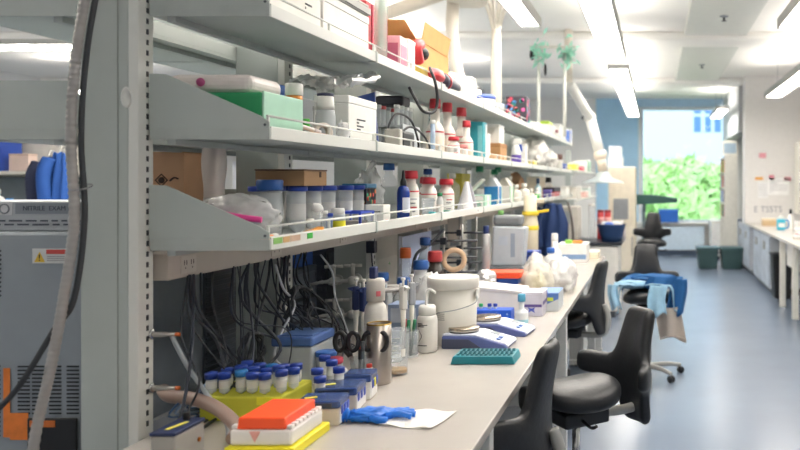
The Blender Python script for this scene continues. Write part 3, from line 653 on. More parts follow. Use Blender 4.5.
bottle('glass_bottle', 'clear glass bottle with blue cap behind the navy spray bottle', 'bottle', (-1.33, 4.0, Z1), .042, .275, .45, cap=M('#2b62a6', .4), cap_h=.03, mat=CLEAR, cap_r=.027)
bottle('small_bottle', 'small white bottle with green cap and red print before red-capped bottles', 'bottle', (-1.135, 4.22, Z1), .018, .125, .6, cap=GREEN, cap_h=.014, mat=FROSTW, lab=(M('#e8e0da', .5), .2, .8))
for k, (x, y, sz, c, lb) in enumerate(((-1.14, 3.86, (.06, .10, .02), '#e9e6e0', 'flat white box at the lip below the tall red-capped bottle'), (-1.135, 3.99, (.03, .035, .022), '#e3e8e6', 'tiny white pot beside the teal one at the lip'), (-1.13, 4.06, (.03, .03, .03), '#2fa7b0', 'tiny teal pot at the shelf lip'), (-1.13, 4.13, (.03, .04, .02), '#6a6fc0', 'tiny violet pot at the shelf lip'), (-1.125, 4.31, (.035, .045, .03), '#1f8f7d', 'small green block lying at the shelf lip'))):
    t = T('pot', lb, 'pot', (x, y, Z1)); a, b, c_ = sz
    obj('body', MB().box(-a/2, a/2, -b/2, b/2, 0, c_*.7, .003), M(c, .5), t); obj('lid', MB().box(-a/2-.001, a/2+.001, -b/2-.001, b/2+.001, c_*.7+.0004, c_, .003), M(c, .35), t)
for k, (x, y, a, b, h, lb) in enumerate(((-1.15, 3.83, .0, .0, .07, 'clear small beaker among the red-capped bottles'),)):
    t = T('beaker', lb, 'beaker', (-1.16, 4.09, Z1)); obj('glass', MB().lathe([(0, 0), (.03, 0), (.03, .09), (.033, .1), (.031, .1), (.028, .003), (0, .003)]), CLEAR, t); obj('liquid', MB().cyl(.0275, .0035, .04), M('#dfe3e6', .2, alpha=.5), t)
t = T('paper_cone', 'folded white paper cone standing on the lowest shelf', 'cone', (-1.17, 4.97, Z1))
obj('sheet', MB().grid(lambda u, v: ((.062-.05*v)*math.cos(5.9*u), (.062-.05*v)*math.sin(5.9*u), .185*v), 26, 8), M('#e8e6ea', .6), t); obj('fold', MB().prism([(.058, 0), (.012, .185), (.03, .16), (.075, 0)], 'y', -.003, .003), M('#dcdae2', .6), t)
bottle('glass_bottle', 'clear flask behind the paper cone', 'flask', (-1.33, 5.25, Z1), .05, .24, .35, cap=OFFW, cap_h=.03, mat=CLEAR)
box('carton', 'olive yellow carton behind the tilted white one', 'box', (-1.36, 5.55, Z1), (.10, .24, .24), M('#c4b13f', .6), lid=(M('#cdbb4c', .6), .03))
t = box('carton', 'mint green and white carton with tilted open flap', 'box', (-1.19, 5.42, Z1), (.12, .2, .095), MINT, panel=[('x', WHITE, .35, .65, .05, .95), ('y', WHITE, .1, .9, .6, .95)], marks=[('y', .5, .35, .08, .03, 3, 6)])
o = obj('flap', MB().cbox((0, 0, 0), (.13, .1, .012), ry=-.75), M('#e2ddd4', .6), t, (-.02, -.0, .155))
for k, (x, y, lb) in enumerate(((-1.17, 5.78, 'blue gable-top carton beside the mint carton'), (-1.17, 6.25, 'white gable-top carton with green edge beyond the blue carton'))):
    t = T('gable_carton', lb, 'carton', (x, y, Z1)); m_ = (M('#2a7fc0', .5), M('#e9e6de', .5))[k]
    obj('carton', MB().box(-.05, .05, -.07, .07, 0, .15, .003), m_, t); obj('gable', MB().prism([(-.05, .1505), (.05, .1505), (.008, .215), (-.008, .215)], 'y', -.07, .07), (M('#b9bdc4', .5), M('#c9c3b6', .5))[k], t)
    obj('edge_band', MB().box(.0501, .0512, -.07, -.045, .002, .148), (WHITE, M('#79d29c', .5))[k], t); obj('edge_band', MB().box(.0501, .0512, .05, .07, .002, .148), (M('#bfe7d4', .5), M('#79d29c', .5))[k], t)
for k, (x, y, h, lb) in enumerate(((-1.31, 5.98, .30, 'clear bottle with dark green cap behind the blue carton'), (-1.30, 6.48, .285, 'clear bottle with green cap behind the white gable carton'), (-1.33, 6.78, .31, 'clear bottle with green cap, farthest of the three'))):
    bottle('glass_bottle', lb, 'bottle', (x, y, Z1), .045, h, .5, cap=M('#1c7a55', .4), cap_h=.04, mat=CLEAR, group='green-capped bottles', lab=(WHITE, .2, .7))
for k, (x, y, r, h, lb) in enumerate(((-1.17, 6.72, .05, .16, 'white plastic wide jug on the lowest shelf beyond the green-edged carton'), (-1.27, 6.98, .045, .235, 'taller narrow-necked white plastic bottle behind the wide jug'), (-1.17, 7.15, .05, .17, 'white plastic bottle left of the crumpled brown bag'), (-1.16, 7.48, .035, .12, 'short cream bottle in front of the brown bag'))):
    bottle('plastic_bottle', lb, 'bottle', (x, y, Z1), r, h, .4, cap=OFFW, cap_h=.03, mat=M('#e2ddd2', .4), group='white plastic bottles')
t = T('paper_bag', 'crumpled brown paper bag on the lowest shelf', 'bag', (-1.31, 7.55, Z1)); obj('bag', MB().blob((0, 0, .13), (.07, .14, .135), .25, 3, 4, 14, flat=0), M('#a87f5d', .8, bump=.3), t); obj('rolled_top', MB().tube([(-.02, -.1, .25), (0, 0, .262), (0, .09, .25)], .016, 8), M('#9b7452', .8), t)
t = bottle('small_bottle', 'small bottle with vivid green label past the brown bag', 'bottle', (-1.14, 7.75, Z1), .03, .13, .5, cap=WHITE, mat=WHITE, lab=(M('#4fcf5f', .5), .1, .9))
bottle('small_bottle', 'slim cyan-white bottle with dark cap past the green label', 'bottle', (-1.20, 8.2, Z1), .032, .22, .4, cap=M('#27486b', .4), cap_h=.05, mat=M('#bfe3ea', .4))
box('carton', 'cream carton on the lowest shelf behind the red files', 'box', (-1.32, 8.9, Z1), (.14, .45, .24), M('#d8c9b0', .6), lid=(M('#e0d4be', .6), .05))
t = T('red_box', 'red and black flat case on the lowest shelf far bay', 'case', (-1.2, 9.2, Z1)); obj('base', MB().box(-.1, .08, -.3, .3, 0, .07, .005), M('#c03a48', .5), t); obj('black_lid', MB().box(-.1, .08, -.3, .3, .0705, .12, .005), M('#2a2430', .5), t)
box('carton', 'small violet carton beside the red case', 'box', (-1.17, 8.72, Z1), (.08, .14, .1), M('#544a90', .5), lid=(M('#6a60a8', .5), .02))
bottle('bottle', 'white bottle with black top above the red case', 'bottle', (-1.3, 9.75, Z1), .06, .24, .5, cap=BLACK, cap_h=.06, mat=OFFW)
box('carton', 'white carton at the far end of the lowest shelf', 'box', (-1.2, 10.2, Z1), (.18, .4, .12), WHITE, lid=(OFFW, .02))

# ================================================================ THINGS ON THE MIDDLE SHELF
FOIL = M('#e6e6e6', .3, .75, bump=.6, scale=30)
t = T('storage_box', 'green box with pale mint end panel at near end of middle shelf', 'box', (-1.285, 2.48, Z2))
obj('tray', MB().box(-.14, .13, -.13, .13, 0, .128, .004), M('#2f9a62', .45), t)
obj('mint_end', MB().box(.1305, .137, -.131, .131, 0, .132, .003), MINT, t)
t = T('wrapped_packet', 'soft pink-white wrapped packet lying on the green box', 'packet', (-1.31, 2.46, Z2+.1285))
obj('wrap', MB().box(-.13, .12, -.10, .10, 0, .055, .022, 3).blob((-.12, 0, .03), (.05, .09, .03), .1, 2, 3, 4, flat=0), M('#e3dad7', .4, bump=.2, scale=15), t)
obj('pink_print', MB().cyl(.013, 0, .002, (-.03, -.1003, .03), 14, rx=math.pi/2), M('#c45a90', .5), t)
t = T('vial', 'white-capped vial with orange band on the middle shelf', 'vial', (-1.20, 2.66, Z2))
obj('glass', MB().lathe([(0, 0), (.026, 0), (.028, .004), (.028, .115), (.024, .128), (0, .128)]), CLEAR, t)
obj('orange_band', MB().lathe([(.0245, .1285), (.0265, .1285), (.0265, .15), (.0245, .15)], closed=True), M('#f0953a', .4), t)
obj('cap', MB().lathe([(0, .1505), (.027, .1505), (.028, .155), (.028, .187), (.025, .191), (0, .191)]), WHITE, t)
bottle('jar', 'clear jar with wide blue lid behind the orange-band vial', 'jar', (-1.33, 2.78, Z2), .042, .20, .9, cap=M('#2c62ac', .4), cap_h=.035, cap_r=.046, mat=CLEAR)
for k, (x, y, a, c, lb) in enumerate(((-1.17, 2.60, 40, '#cf6fa8', 'white pen with pink end leaning at the near shelf lip'), (-1.16, 2.655, 25, '#e8dfe4', 'white pen lying behind the pink-ended one'), (-1.185, 2.60, 55, '#d48ab8', 'second white pen with pink tip lying across'))):
    t = T('marker_pen', lb, 'pen', (x, y, Z2+.03+.014*k), math.radians(a+30), 'pens at the lip')
    obj('barrel', MB().cyl(.008, -.07, .03, seg=10, ry=math.pi/2+.25), WHITE, t); obj('tip', MB().cyl(.0085, .031, .055, seg=10, ry=math.pi/2+.25), M(c, .4), t)
S('tape_roll', MB().lathe([(.02, -.012), (.034, -.012), (.034, .012), (.02, .012)], (0, 0, 0), 24, rx=math.pi/2, rz=.9, closed=True), M('#c9beb4', .5), 'translucent grey tape roll standing beside the vial', 'tape', (-1.145, 2.75, Z2+.034))
box('wooden_tray', 'low tan tray at the lip below the tape roll', 'tray', (-1.15, 2.68, Z2), (.06, .15, .028), M('#c99a66', .6), lid=(M('#b98652', .6), .006))
bottle('small_bottle', 'little bottle with bright green cap beside the vial', 'bottle', (-1.22, 2.80, Z2), .018, .085, .5, cap=M('#5fd04a', .4), cap_h=.025, mat=FROST)
t = bottle('glass_bottle', 'wide clear bottle with tall white cap and dark top on middle shelf', 'bottle', (-1.17, 2.84, Z2),   .034, .168, .72, cap=WHITE, cap_h=.045, cap_r=.029, mat=FROST, shoulder=.8)
obj('dark_top', MB().cyl(.028, .1685, .178, seg=20), M('#3a3f5e', .4), t)
t = T('foil_glove', 'crumpled clear plastic wrap in front of the wide clear bottle', 'wrap', (-1.13, 2.90, Z2)); obj('film', MB().blob((0, 0, .04), (.02, .035, .042), .4, 4, 3, 3, flat=0), BAG, t)
t = box('carton', 'white square carton with small grey print on middle shelf', 'box', (-1.21, 3.14, Z2), (.13, .30, .19), WHITE, lid=(M('#f1f0ec', .5), .03), marks=[('x', .42, .45, .09, .05, 4, 12)])
t = T('foil_sheet', 'large crumpled sheet of aluminium foil lying over the white carton', 'foil', (-1.25, 3.0, Z2+.1905))
def foil(u, v):
    x = -.10+.22*u; y = -.05+.31*v
    n = noise.noise(Vector((x*18, y*18, 1)))*.018+noise.noise(Vector((x*50, y*50, 4)))*.010
    return (x+n*.5, y+n, .034+n*1.7+.07*(u*v)+.025*math.sin(3*v+1)**2)
obj('sheet', MB().grid(foil, 44, 60, smooth=False), FOIL, t)
obj('crumpled_rim', MB().tube([(.12, -.04, .05), (.13, .1, .065), (.125, .25, .10)], .012, 7, rr=lambda u: .012*(1+.4*math.sin(60*u))), FOIL, t)
box('carton', 'grey carton behind the white square one under the foil', 'box', (-1.36, 3.42, Z2), (.12, .2, .18), M('#b9b6b0', .6), lid=(M('#c4c1bb', .6), .02))
t = T('blue_card', 'dark blue tilted folder standing behind the power adapter', 'folder', (-1.30, 3.63, Z2)); obj('cover', MB().prism([(-.045, 0), (.05, 0), (.03, .27), (-.045, .25)], 'y', -.015, .0), M('#2a4a94', .5), t); obj('pages', MB().prism([(-.042, .003), (.046, .003), (.027, .265), (-.042, .246)], 'y', .0005, .012), WHITE, t)
t = T('black_case', 'black instrument head resting on the test tube rack', 'case', (-1.31, 4.0, Z2+.2405)); obj('body', MB().box(-.07, .07, -.06, .06, 0, .05, .012), M('#26262e', .5), t); obj('face', MB().box(-.06, .06, -.0615, -.0602, .01, .04), M('#34343e', .4), t)
t = T('tube_rack', 'rack behind the black cables holding clear test tubes', 'rack', (-1.31, 4.0, Z2))
obj('plate', MB().box(-.09, .09, -.14, .14, .012, .024).box(-.09, .09, -.14, .14, .13, .14), M('#c9cfd2', .4, alpha=.8), t)
for sx in (-1, 1): obj('side_wall', MB().box(sx*.09-.004, sx*.09+.004, -.14, .14, 0, .145), M('#c9cfd2', .4), t)
for k in range(8):
    tt = T('test_tube', 'clear test tube in the front row of middle-shelf rack, %s from near end' % ORD[k//2] if k % 2 == 0 else 'clear test tube in the back row of middle-shelf rack, %s from near end' % ORD[k//2], 'tube', (-1.255-.09*(k % 2), 3.89+.07*(k//2), Z2+.0245), 0, 'test tubes in the rack')
    obj('glass', MB().lathe([(0, 0), (.010, .004), (.013, .012), (.013, .198), (0, .198)], seg=12), FROST, tt); obj('cap', MB().cyl(.015, .1985, .2155, seg=14), (WHITE, FROSTW, WHITE, M('#d86060', .4))[k % 4], tt)
t = T('power_adapter', 'black power adapter with coiled lead at the middle shelf lip', 'adapter', (-1.16, 3.66, Z2)); obj('brick', MB().box(-.035, .035, -.09, .09, 0, .095, .012), M('#24252a', .5), t); obj('grey_end', MB().box(-.036, .036, -.13, -.091, 0, .10, .008), M('#c0bdb5', .5), t)
S('handle_frame', MB().tube([(0, 0, .004), (0, 0, .17), (0, .12, .17), (0, .12, .004)], .008, 8, 3), M('#3a3a40', .5), 'grey-black handle frame standing left of the adapter', 'handle', (-1.30, 3.42, Z2+.004))
cable('black lead looping up over the power adapter on the middle shelf', [(-1.2, 3.58, Z2+.03), (-1.2, 3.61, Z2+.12), (-1.19, 3.70, Z2+.18), (-1.18, 3.87, Z2+.16), (-1.17, 3.95, Z2+.07), (-1.17, 3.95, Z2+.006)], .0055, M('#1c1d21', .5))
cable('second black lead arching lower across the middle shelf', [(-1.19, 3.76, Z2+.10), (-1.18, 3.86, Z2+.13), (-1.17, 4.0, Z2+.11), (-1.15, 4.08, Z2+.05), (-1.15, 4.05, Z2+.01), (-1.15, 3.92, Z2+.006)], .0055, M('#1c1d21', .5))
for k, (y, hh, c, lb) in enumerate(((3.80, .035, '#e5d33f', 'small yellow clip behind the adapter'), (3.90, .02, '#e5e04a', 'yellow tag on the lead beside the adapter'))):
    S('clip', MB().prism([(0, 0), (.0, hh), (.03, hh*1.4), (.035, 0)], 'y', -.012, .012, .002), M(c, .5), lb, 'clip', (-1.235+.015*k, y, Z2))
for k, (y, lb) in enumerate(((3.86, 'nearest'), (3.99, 'middle'), (4.11, 'farthest'))):
    t = T('small_box', 'little dark box at the lip under the cable loops, %s of three' % lb, 'box', (-1.125, y, Z2), 0, 'little dark boxes'); obj('body', MB().box(-.013, .013, -.035, .035, 0, .02, .002), M('#4b4c55', .5), t); obj('lid', MB().box(-.014, .014, -.036, .036, .0203, .028, .002), M('#6b6d76', .5), t)
t = T('thermometer_tube', 'upright clear glass tube with dark cable end dipping behind it', 'tube', (-1.15, 4.14, Z2)); obj('glass', MB().cyl(.013, 0, .165, seg=12), M('#b9d3ee', .1, alpha=.55), t); obj('stopper', MB().cyl(.014, .1655, .185, seg=12), WHITE, t)
def squeeze(label, x, y, r, h, z=None):
    z = Z2 if z is None else z
    return bottle('media_bottle', label, 'bottle', (x, y, z), r, h, .5, cap=M('#d23a45', .4), cap_h=h*.155, cap_r=r*.6, mat=M('#e3ddd4', .4), group='white bottles with red caps on the middle shelf', shoulder=.52, band=RED if h > .22 else None, lab=(M('#e6d8c8', .5), .15, .8))
squeeze('tall white red-capped bottle behind the dangling black cable', -1.22, 4.44, .05, .325)
squeeze('tall white red-capped bottle, second along the middle shelf', -1.21, 4.66, .047, .325)
squeeze('tall white red-capped bottle, third along the middle shelf', -1.20, 4.96, .05, .325)
squeeze('shorter white red-capped bottle in front of the third tall one', -1.145, 4.86, .04, .237)
reagent('short red-lidded jar at the lip with grey printed label', -1.14, 4.53, .034, .12, z=Z2)
t = T('jar', 'short jar with pink cap before the second tall bottle', 'jar', (-1.135, 4.72, Z2)); obj('body', MB().cyl(.03, 0, .06, seg=18), M('#e0d5cb', .5), t); obj('cap', MB().cyl(.031, .0605, .085, seg=18), M('#d88a86', .5), t)
box('carton', 'teal blue wavy-printed carton beyond the red-capped bottles', 'box', (-1.20, 5.44, Z2), (.09, .13, .27), M('#2b9aa8', .5), panel=[('x', WHITE, .6, .98, .05, .95), ('y', M('#7fc6cc', .5), .6, .95, .1, .9)])
box('carton', 'narrow white carton standing beside the teal one', 'box', (-1.18, 5.57, Z2), (.05, .09, .20), WHITE, lid=(WHITE, .015))
box('carton', 'brown cardboard carton on the middle shelf', 'box', (-1.20, 6.0, Z2), (.13, .26, .15), M('#b98d5f', .8), lid=(M('#a97c50', .8), .03))
box('carton', 'white carton resting on top of the brown one', 'box', (-1.21, 6.0, Z2+.1505), (.12, .2, .14), M('#e6e2da', .5), lid=(WHITE, .02))
for k, (x, y, lb) in enumerate(((-1.14, 5.62, 'small tan block at the lip before the brown carton'), (-1.13, 5.78, 'second small tan block at the lip'), (-1.13, 5.92, 'third small tan block at the lip, right of the others'))):
    box('wooden_block', lb, 'block', (x, y, Z2), (.04, .09, .05), M('#d6b28a', .7), group='tan blocks', lid=(M('#e0c09a', .7), .01))
t = T('spray_bottle', 'white trigger spray bottle with purple label and blue trigger', 'bottle', (-1.17, 6.75, Z2)); obj('body', MB().lathe([(0, 0), (.04, 0), (.043, .01), (.04, .12), (.03, .16), (.016, .18), (0, .18)]), WHITE, t)
obj('purple_label', MB().lathe([(.0432, .03), (.044, .032), (.042, .09), (.0412, .092)]), M('#6a4fb0', .5), t); obj('trigger_head', MB().box(-.03, .045, -.015, .015, .1805, .23, .008), WHITE, t); obj('trigger', MB().prism([(.02, .18), (.045, .18), (.052, .12), (.043, .12)], 'y', -.008, .008), M('#3a62c0', .4), t)
box('carton', 'narrow white upright carton right of the spray bottle', 'box', (-1.17, 7.1, Z2), (.06, .13, .2), WHITE, lid=(OFFW, .02))
box('carton', 'small yellow carton at the lip of the middle shelf', 'box', (-1.15, 7.52, Z2), (.05, .16, .065), M('#ecd95a', .5), lid=(M('#f2e27a', .5), .015))
for k, (x, y, sx, sy, sz, lb) in enumerate(((-1.25, 8.3, .14, .38, .175, 'big crumpled white plastic bag on the middle shelf'), (-1.25, 9.15, .13, .33, .13, 'second lower crumpled white bag beyond the big one'))):
    t = T('plastic_bag', lb, 'bag', (x, y, Z2)); obj('film', MB().blob((0, 0, sz*.8), (sx, sy, sz), .28, 2.8, 4, 20+k, flat=0), M('#ece8e2', .35, bump=.3, alpha=.92), t); obj('knot', MB().blob((0, .05, sz*1.75), (.03, .03, .03), .3, 3, 2, 2), WHITE, t)
t = T('bottle_cluster', 'brown-topped small bottle between white bag and yellow item', 'bottle', (-1.2, 9.95, Z2)); obj('body', MB().cyl(.05, 0, .14), OFFW, t); obj('cap', MB().cyl(.05, .1405, .21), M('#7a5a50', .5), t)
box('carton', 'blue small carton below the brown-topped bottle', 'box', (-1.15, 10.05, Z2), (.06, .2, .09), M('#3a5fc0', .5), lid=(M('#4f76d0', .5), .02))
for k, (x, y, z, a, b, c, m_, lb) in enumerate(((-1.14, 11.2, 1.80, .1, .5, .10, '#ecd95a', 'yellow tray of bottles on the far middle shelf board'), (-1.12, 12.0, 1.80, .1, .3, .09, '#d0556a', 'pink-red box on the far middle shelf board'), (-1.2, 12.8, 1.80, .2, .4, .16, '#e8e6e0', 'white box on the far middle shelf board'), (-1.2, 13.5, 1.80, .2, .5, .2, '#8fb09a', 'sage green box at the end of the far middle shelf'), (-1.2, 11.6, 1.40, .2, .6, .18, '#dcd6cc', 'cream box on the far lowest shelf board'), (-1.15, 12.6, 1.40, .16, .5, .1, '#e6b7b0', 'pale pink box on the far lowest shelf board'), (-1.2, 13.4, 1.40, .2, .4, .15, '#c9d8d0', 'pale green box at the end of the far lowest shelf'))):
    box('carton', lb, 'box', (x, y, z+.0005), (a, b, c), M(m_, .5), lid=(M('#efeeea', .5), .02))

# ================================================================ THINGS ON THE TOP SHELF
box('carton', 'large white carton at the near end of the top shelf', 'box', (-1.24, 2.53, Z3), (.20, .40, .16), M('#eae7e1', .5), marks=[('x', .75, .5, .05, .04, 3, 22)], lid=(WHITE, .03))
t = T('box_file', 'grey-edged flat file case lying on second white carton', 'file', (-1.24, 2.98, Z3+.1705)); obj('case', MB().box(-.11, .10, -.19, .21, 0, .035, .004), M('#c9c6c0', .5), t); obj('spine', MB().box(.1005, .108, -.19, .21, .004, .03, .002), M('#8f8c88', .4), t); obj('lid', MB().box(-.11, .10, -.19, .21, .0355, .045, .003), M('#a9a59f', .5), t)
box('carton', 'second white carton on the top shelf under the flat file case', 'box', (-1.24, 2.98, Z3), (.19, .44, .17), M('#e6e3de', .5), lid=(M('#efeeea', .5), .03))
for k, (y, c, lb) in enumerate(((3.27, '#d23a48', 'red hardback standing nearest on the top shelf'), (3.345, '#e0566a', 'pinkish red book beside the red hardback'), (3.47, '#d04458', 'red book right of the clear upright tube'))):
    t = T('book', lb, 'book', (-1.245, y, Z3), 0, 'red books on the top shelf'); obj('cover', MB().box(-.10, .075, -.03, .03, 0, .25, .003), M(c, .5), t); obj('page_block', MB().box(-.102, -.1005, -.024, .024, .006, .244), PAPER, t)
t = T('acrylic_tube', 'tall clear acrylic tube with green edge rising above the top shelf', 'tube', (-1.135, 3.31, Z3)); obj('tube_wall', MB().lathe([(.024, 0), (.028, 0), (.028, 1.0), (.024, 1.0)], seg=20, closed=True), M('#d5e6dc', .08, alpha=.35), t); obj('inner_rod', MB().cyl(.006, 0, 1.0), M('#b5c4bc', .3), t); obj('foot', MB().cyl(.035, .0, .012, seg=20), GREY, t)
box('packet', 'pink-white printed packet on the top shelf past the red books', 'packet', (-1.18, 3.585, Z3), (.11, .10, .16), M('#e6c9cf', .5), panel=[('x', M('#c9839a', .5), .1, .9, .15, .75), ('y', M('#b9708a', .5), .1, .9, .2, .8)])
box('packet', 'white narrow carton beside the pink printed packet', 'packet', (-1.19, 3.72, Z3), (.12, .10, .17), WHITE, lid=(WHITE, .02))
t = T('hand_tool', 'black and red hand tool hanging over the cardboard box corner', 'tool', (-1.16, 3.92, Z3)); obj('body', MB().tube([(0, .0, .10), (0, -.04, .16), (0, .02, .19)], .03, 10), M('#c8323a', .4), t); obj('head', MB().blob((0, .06, .15), (.035, .05, .035), .1, 2, 3, 1), BLACK, t); obj('grip', MB().box(-.03, .03, -.05, .1, 0, .08, .015), M('#b9a24a', .5), t)
t = T('heat_gun', 'dark barrel tool with red body lying at the top shelf lip', 'tool', (-1.125, 4.22, Z3+.045)); obj('barrel', MB().lathe([(0, -.02), (.038, -.02), (.042, .0), (.036, .26), (.03, .30), (0, .30)], seg=18, rx=-math.pi/2), M('#3d3a48', .45), t); obj('red_body', MB().blob((0, -.12, .01), (.04, .12, .04), .15, 2, 3, 6), M('#cf3a40', .4), t); obj('collar', MB().lathe([(.041, .03), (.046, .03), (.046, .05), (.041, .05)], seg=18, rx=-math.pi/2, closed=True), M('#b8353f', .4), t); obj('trigger', MB().box(-.02, .02, -.13, -.05, -.043, -.02, .005), BLACK, t)
t = T('cardboard_box', 'open cardboard box with raised flaps on the top shelf', 'box', (-1.31, 4.27, Z3))
cm = M('#d2a062', .8, var=.04)
obj('walls', MB().box(-.13, .13, -.30, -.294, 0, .22).box(-.13, .13, .294, .30, 0, .22).box(-.13, -.124, -.2939, .2939, 0, .22).box(.124, .13, -.2939, .2939, 0, .22).box(-.1239, .1239, -.2939, .2939, 0, .006), cm, t)
obj('flap', MB().cbox((.0, -.39, .25), (.25, .2, .005), rx=-.3), M('#c8945a', .8), t); obj('flap', MB().cbox((.14, .02, .27), (.005, .50, .10), ry=.2), M('#dcab6c', .8), t); obj('flap', MB().cbox((.0, .32, .28), (.25, .005, .12), rx=-.2), cm, t)
cable('black cable dangling from the top shelf down over the middle shelf', [(-1.115, 3.98, Z3+.07), (-1.085, 3.86, Z3+.06), (-1.055, 3.84, Z3-.01), (-1.05, 3.86, Z3-.09), (-1.06, 3.84, Z3-.15), (-1.09, 3.76, Z3-.155), (-1.12, 3.74, Z3-.10), (-1.15, 3.74, Z3-.045)], .0075, M('#232428', .5))
t = T('plastic_dome', 'cream translucent carton with rounded side beyond cardboard box', 'container', (-1.345, 5.27, Z3)); obj('shell', MB().lathe([(0, 0), (.07, 0), (.085, .08), (.082, .17), (.06, .22), (0, .24)], seg=24), M('#e9dfcf', .4, alpha=.85), t); obj('ring', MB().lathe([(.0855, .08), (.089, .085), (.0855, .09)], seg=24), OFFW, t)
t = T('plate_stack', 'pale translucent spoked spool lying at the top shelf lip', 'spool', (-1.21, 5.0, Z3)); t.scale = (1, 1, 1.35); obj('drum', MB().lathe([(0, 0), (.09, 0), (.095, .01), (.095, .06), (.075, .11), (0, .12)], seg=24), M('#eceae6', .35, alpha=.8), t)
for k in range(6): a = k*math.pi/3; obj('spoke', MB().tube([(.02*math.cos(a), .02*math.sin(a), .121), (.078*math.cos(a), .078*math.sin(a), .116), (.0965*math.cos(a), .0965*math.sin(a), .06)], .006, 6), WHITE, t)
t = T('tub', 'round white tub with royal blue lid rim on the top shelf', 'tub', (-1.22, 5.60, Z3)); obj('tub_body', MB().lathe([(0, 0), (.09, 0), (.10, .09), (0, .09)], seg=24), M('#e9e8ea', .4, alpha=.9), t); obj('lid', MB().lathe([(0, .0905), (.103, .0905), (.105, .11), (.09, .12), (0, .12)], seg=24), M('#5a74d0', .4), t)
t = T('tub', 'clear plastic tub right of the blue-lidded one', 'tub', (-1.2, 5.88, Z3)); obj('tub_body', MB().lathe([(0, 0), (.08, 0), (.09, .07), (0, .07)], seg=20), FROST, t); obj('lid', MB().cyl(.093, .0705, .085), M('#b9c2e6', .4), t)
t = T('dotted_carton', 'black box with multicoloured dots at the top shelf lip', 'box', (-1.195, 6.97, Z3)); obj('carton', MB().box(-.09, .09, -.1, .1, 0, .25, .004), M('#33313c', .5), t); r_ = random.Random(8)
for c in ('#d8455e', '#d05a9a', '#35a79a', '#4a8fd0', '#e2787a'):
    dm = MB()
    for q in range(5): dm.cyl(.017, 0, .0015, (r_.uniform(-.07, .07), -.1001, .025+.2*((q*.61+r_.random()*.2) % 1)), 12, rx=math.pi/2); dm.cyl(.017, 0, .0015, (.0901, r_.uniform(-.08, .08), .025+.2*((q*.37+r_.random()*.3) % 1)), 12, ry=math.pi/2)
    obj('dots', dm, M(c, .5), t)
for k, (y, a, b, c, m_, lb) in enumerate(((7.95, .14, .3, .1, '#e6e0dc', 'low white carton right of the dotted black box'), (8.9, .16, .5, .14, '#efede8', 'large white carton farther along the top shelf'), (9.8, .18, .6, .2, '#f0efec', 'tallest white carton at the far end of the top shelf'))):
    box('carton', lb, 'box', (-1.22, y, Z3), (a, b, c), M(m_, .5), lid=(WHITE, .03))
S('lime_packet', MB().box(-.05, .05, -.16, .16, 0, .035, .008), M('#b9d94a', .5), 'flat lime green packet on the low white carton', 'packet', (-1.2, 8.85, Z3+.1405))
box('carton', 'small carton with blue panels beside the farthest top-shelf carton', 'box', (-1.15, 10.42, Z3), (.12, .2, .2), WHITE, panel=[('x', M('#5a82d8', .5), .1, .5, .1, .9), ('y', M('#5a82d8', .5), .2, .9, .1, .9)])
bottle('small_bottle', 'small bottle with dark red cap near the lime packet', 'bottle', (-1.15, 9.35, Z3), .03, .12, .5, cap=M('#8a3a48', .4), mat=WHITE)
# service columns and flexible ducts rising to the ceiling
DUCT = M('#e6ddcf', .5, var=.02)
t = T('flexible_duct', 'cream bent duct rising from the top shelf to the ceiling box', 'duct', (-1.385, 5.0, Z3)); 
pp = [(0, 1.02, 0), (-.0, .95, .14), (-.07, .9, .32), (-.11, .9, .62), (-.10, .9, .95), (-.1, .9, 1.372)]
obj('pipe', MB().tube(pp, .046, 14), DUCT, t); obj('elbow_box', MB().box(-.16, .13, .72, 1.08, .82, 1.1, .06), DUCT, t); obj('branch', MB().tube([(-.13, .85, .9), (-.4, .65, .74), (-.75, .4, .55), (-1.2, .1, .4)], .045, 12), DUCT, t)
t = T('service_column', 'pale service column fanning into cables near the ceiling', 'column', (-1.30, 6.55, Z3))
obj('post', MB().lathe([(0, 0), (.046, 0), (.042, .5), (.038, .76), (0, .76)], seg=18), DUCT, t)
for k in range(6): a = -.16+.064*k; obj('cable', MB().tube([(a*.15, 0, .75), (a*.5, .02*(k % 2), .95), (a*1.2, .04*(k % 3)-.03, 1.15), (a*1.5, 0, 1.372)], .014, 7), M('#e9e4da', .5), t)
t = T('service_column', 'slim paired pale columns with green leaves clipped at the top', 'column', (-1.15, 8.6, Z3))
for s in (-.1, .18): obj('post', MB().tube([(s, 0, 0), (s, 0, .95)], .018, 8), M('#e3e4de', .5), t)
obj('cross_bar', MB().box(-.2, .3, -.02, .02, .95, .975), OFFW, t)
r_ = random.Random(5)
for (cx, nm) in ((-.1, 0), (.22, 1)):
    fm = MB()
    for q in range(70):
        p = Vector((cx+r_.gauss(0, .045), r_.gauss(0, .04), .91+r_.gauss(0, .065))); u = Vector((r_.gauss(0, 1), r_.gauss(0, 1), r_.gauss(-.6, 1))).normalized()*.05; v = u.orthogonal().normalized()*.018
        fm.bm.faces.new([fm.bm.verts.new(p+u), fm.bm.verts.new(p+v), fm.bm.verts.new(p-u), fm.bm.verts.new(p-v)])
    obj('leaves', fm, M('#a9e6d0', .6, var=.15), t)
obj('dark_clip', MB().blob((-.17, 0, .88), (.03, .03, .06), .2, 2, 2, 1).blob((-.03, 0, .72), (.015, .02, .07), .2, 2, 2, 2), BLACK, t)
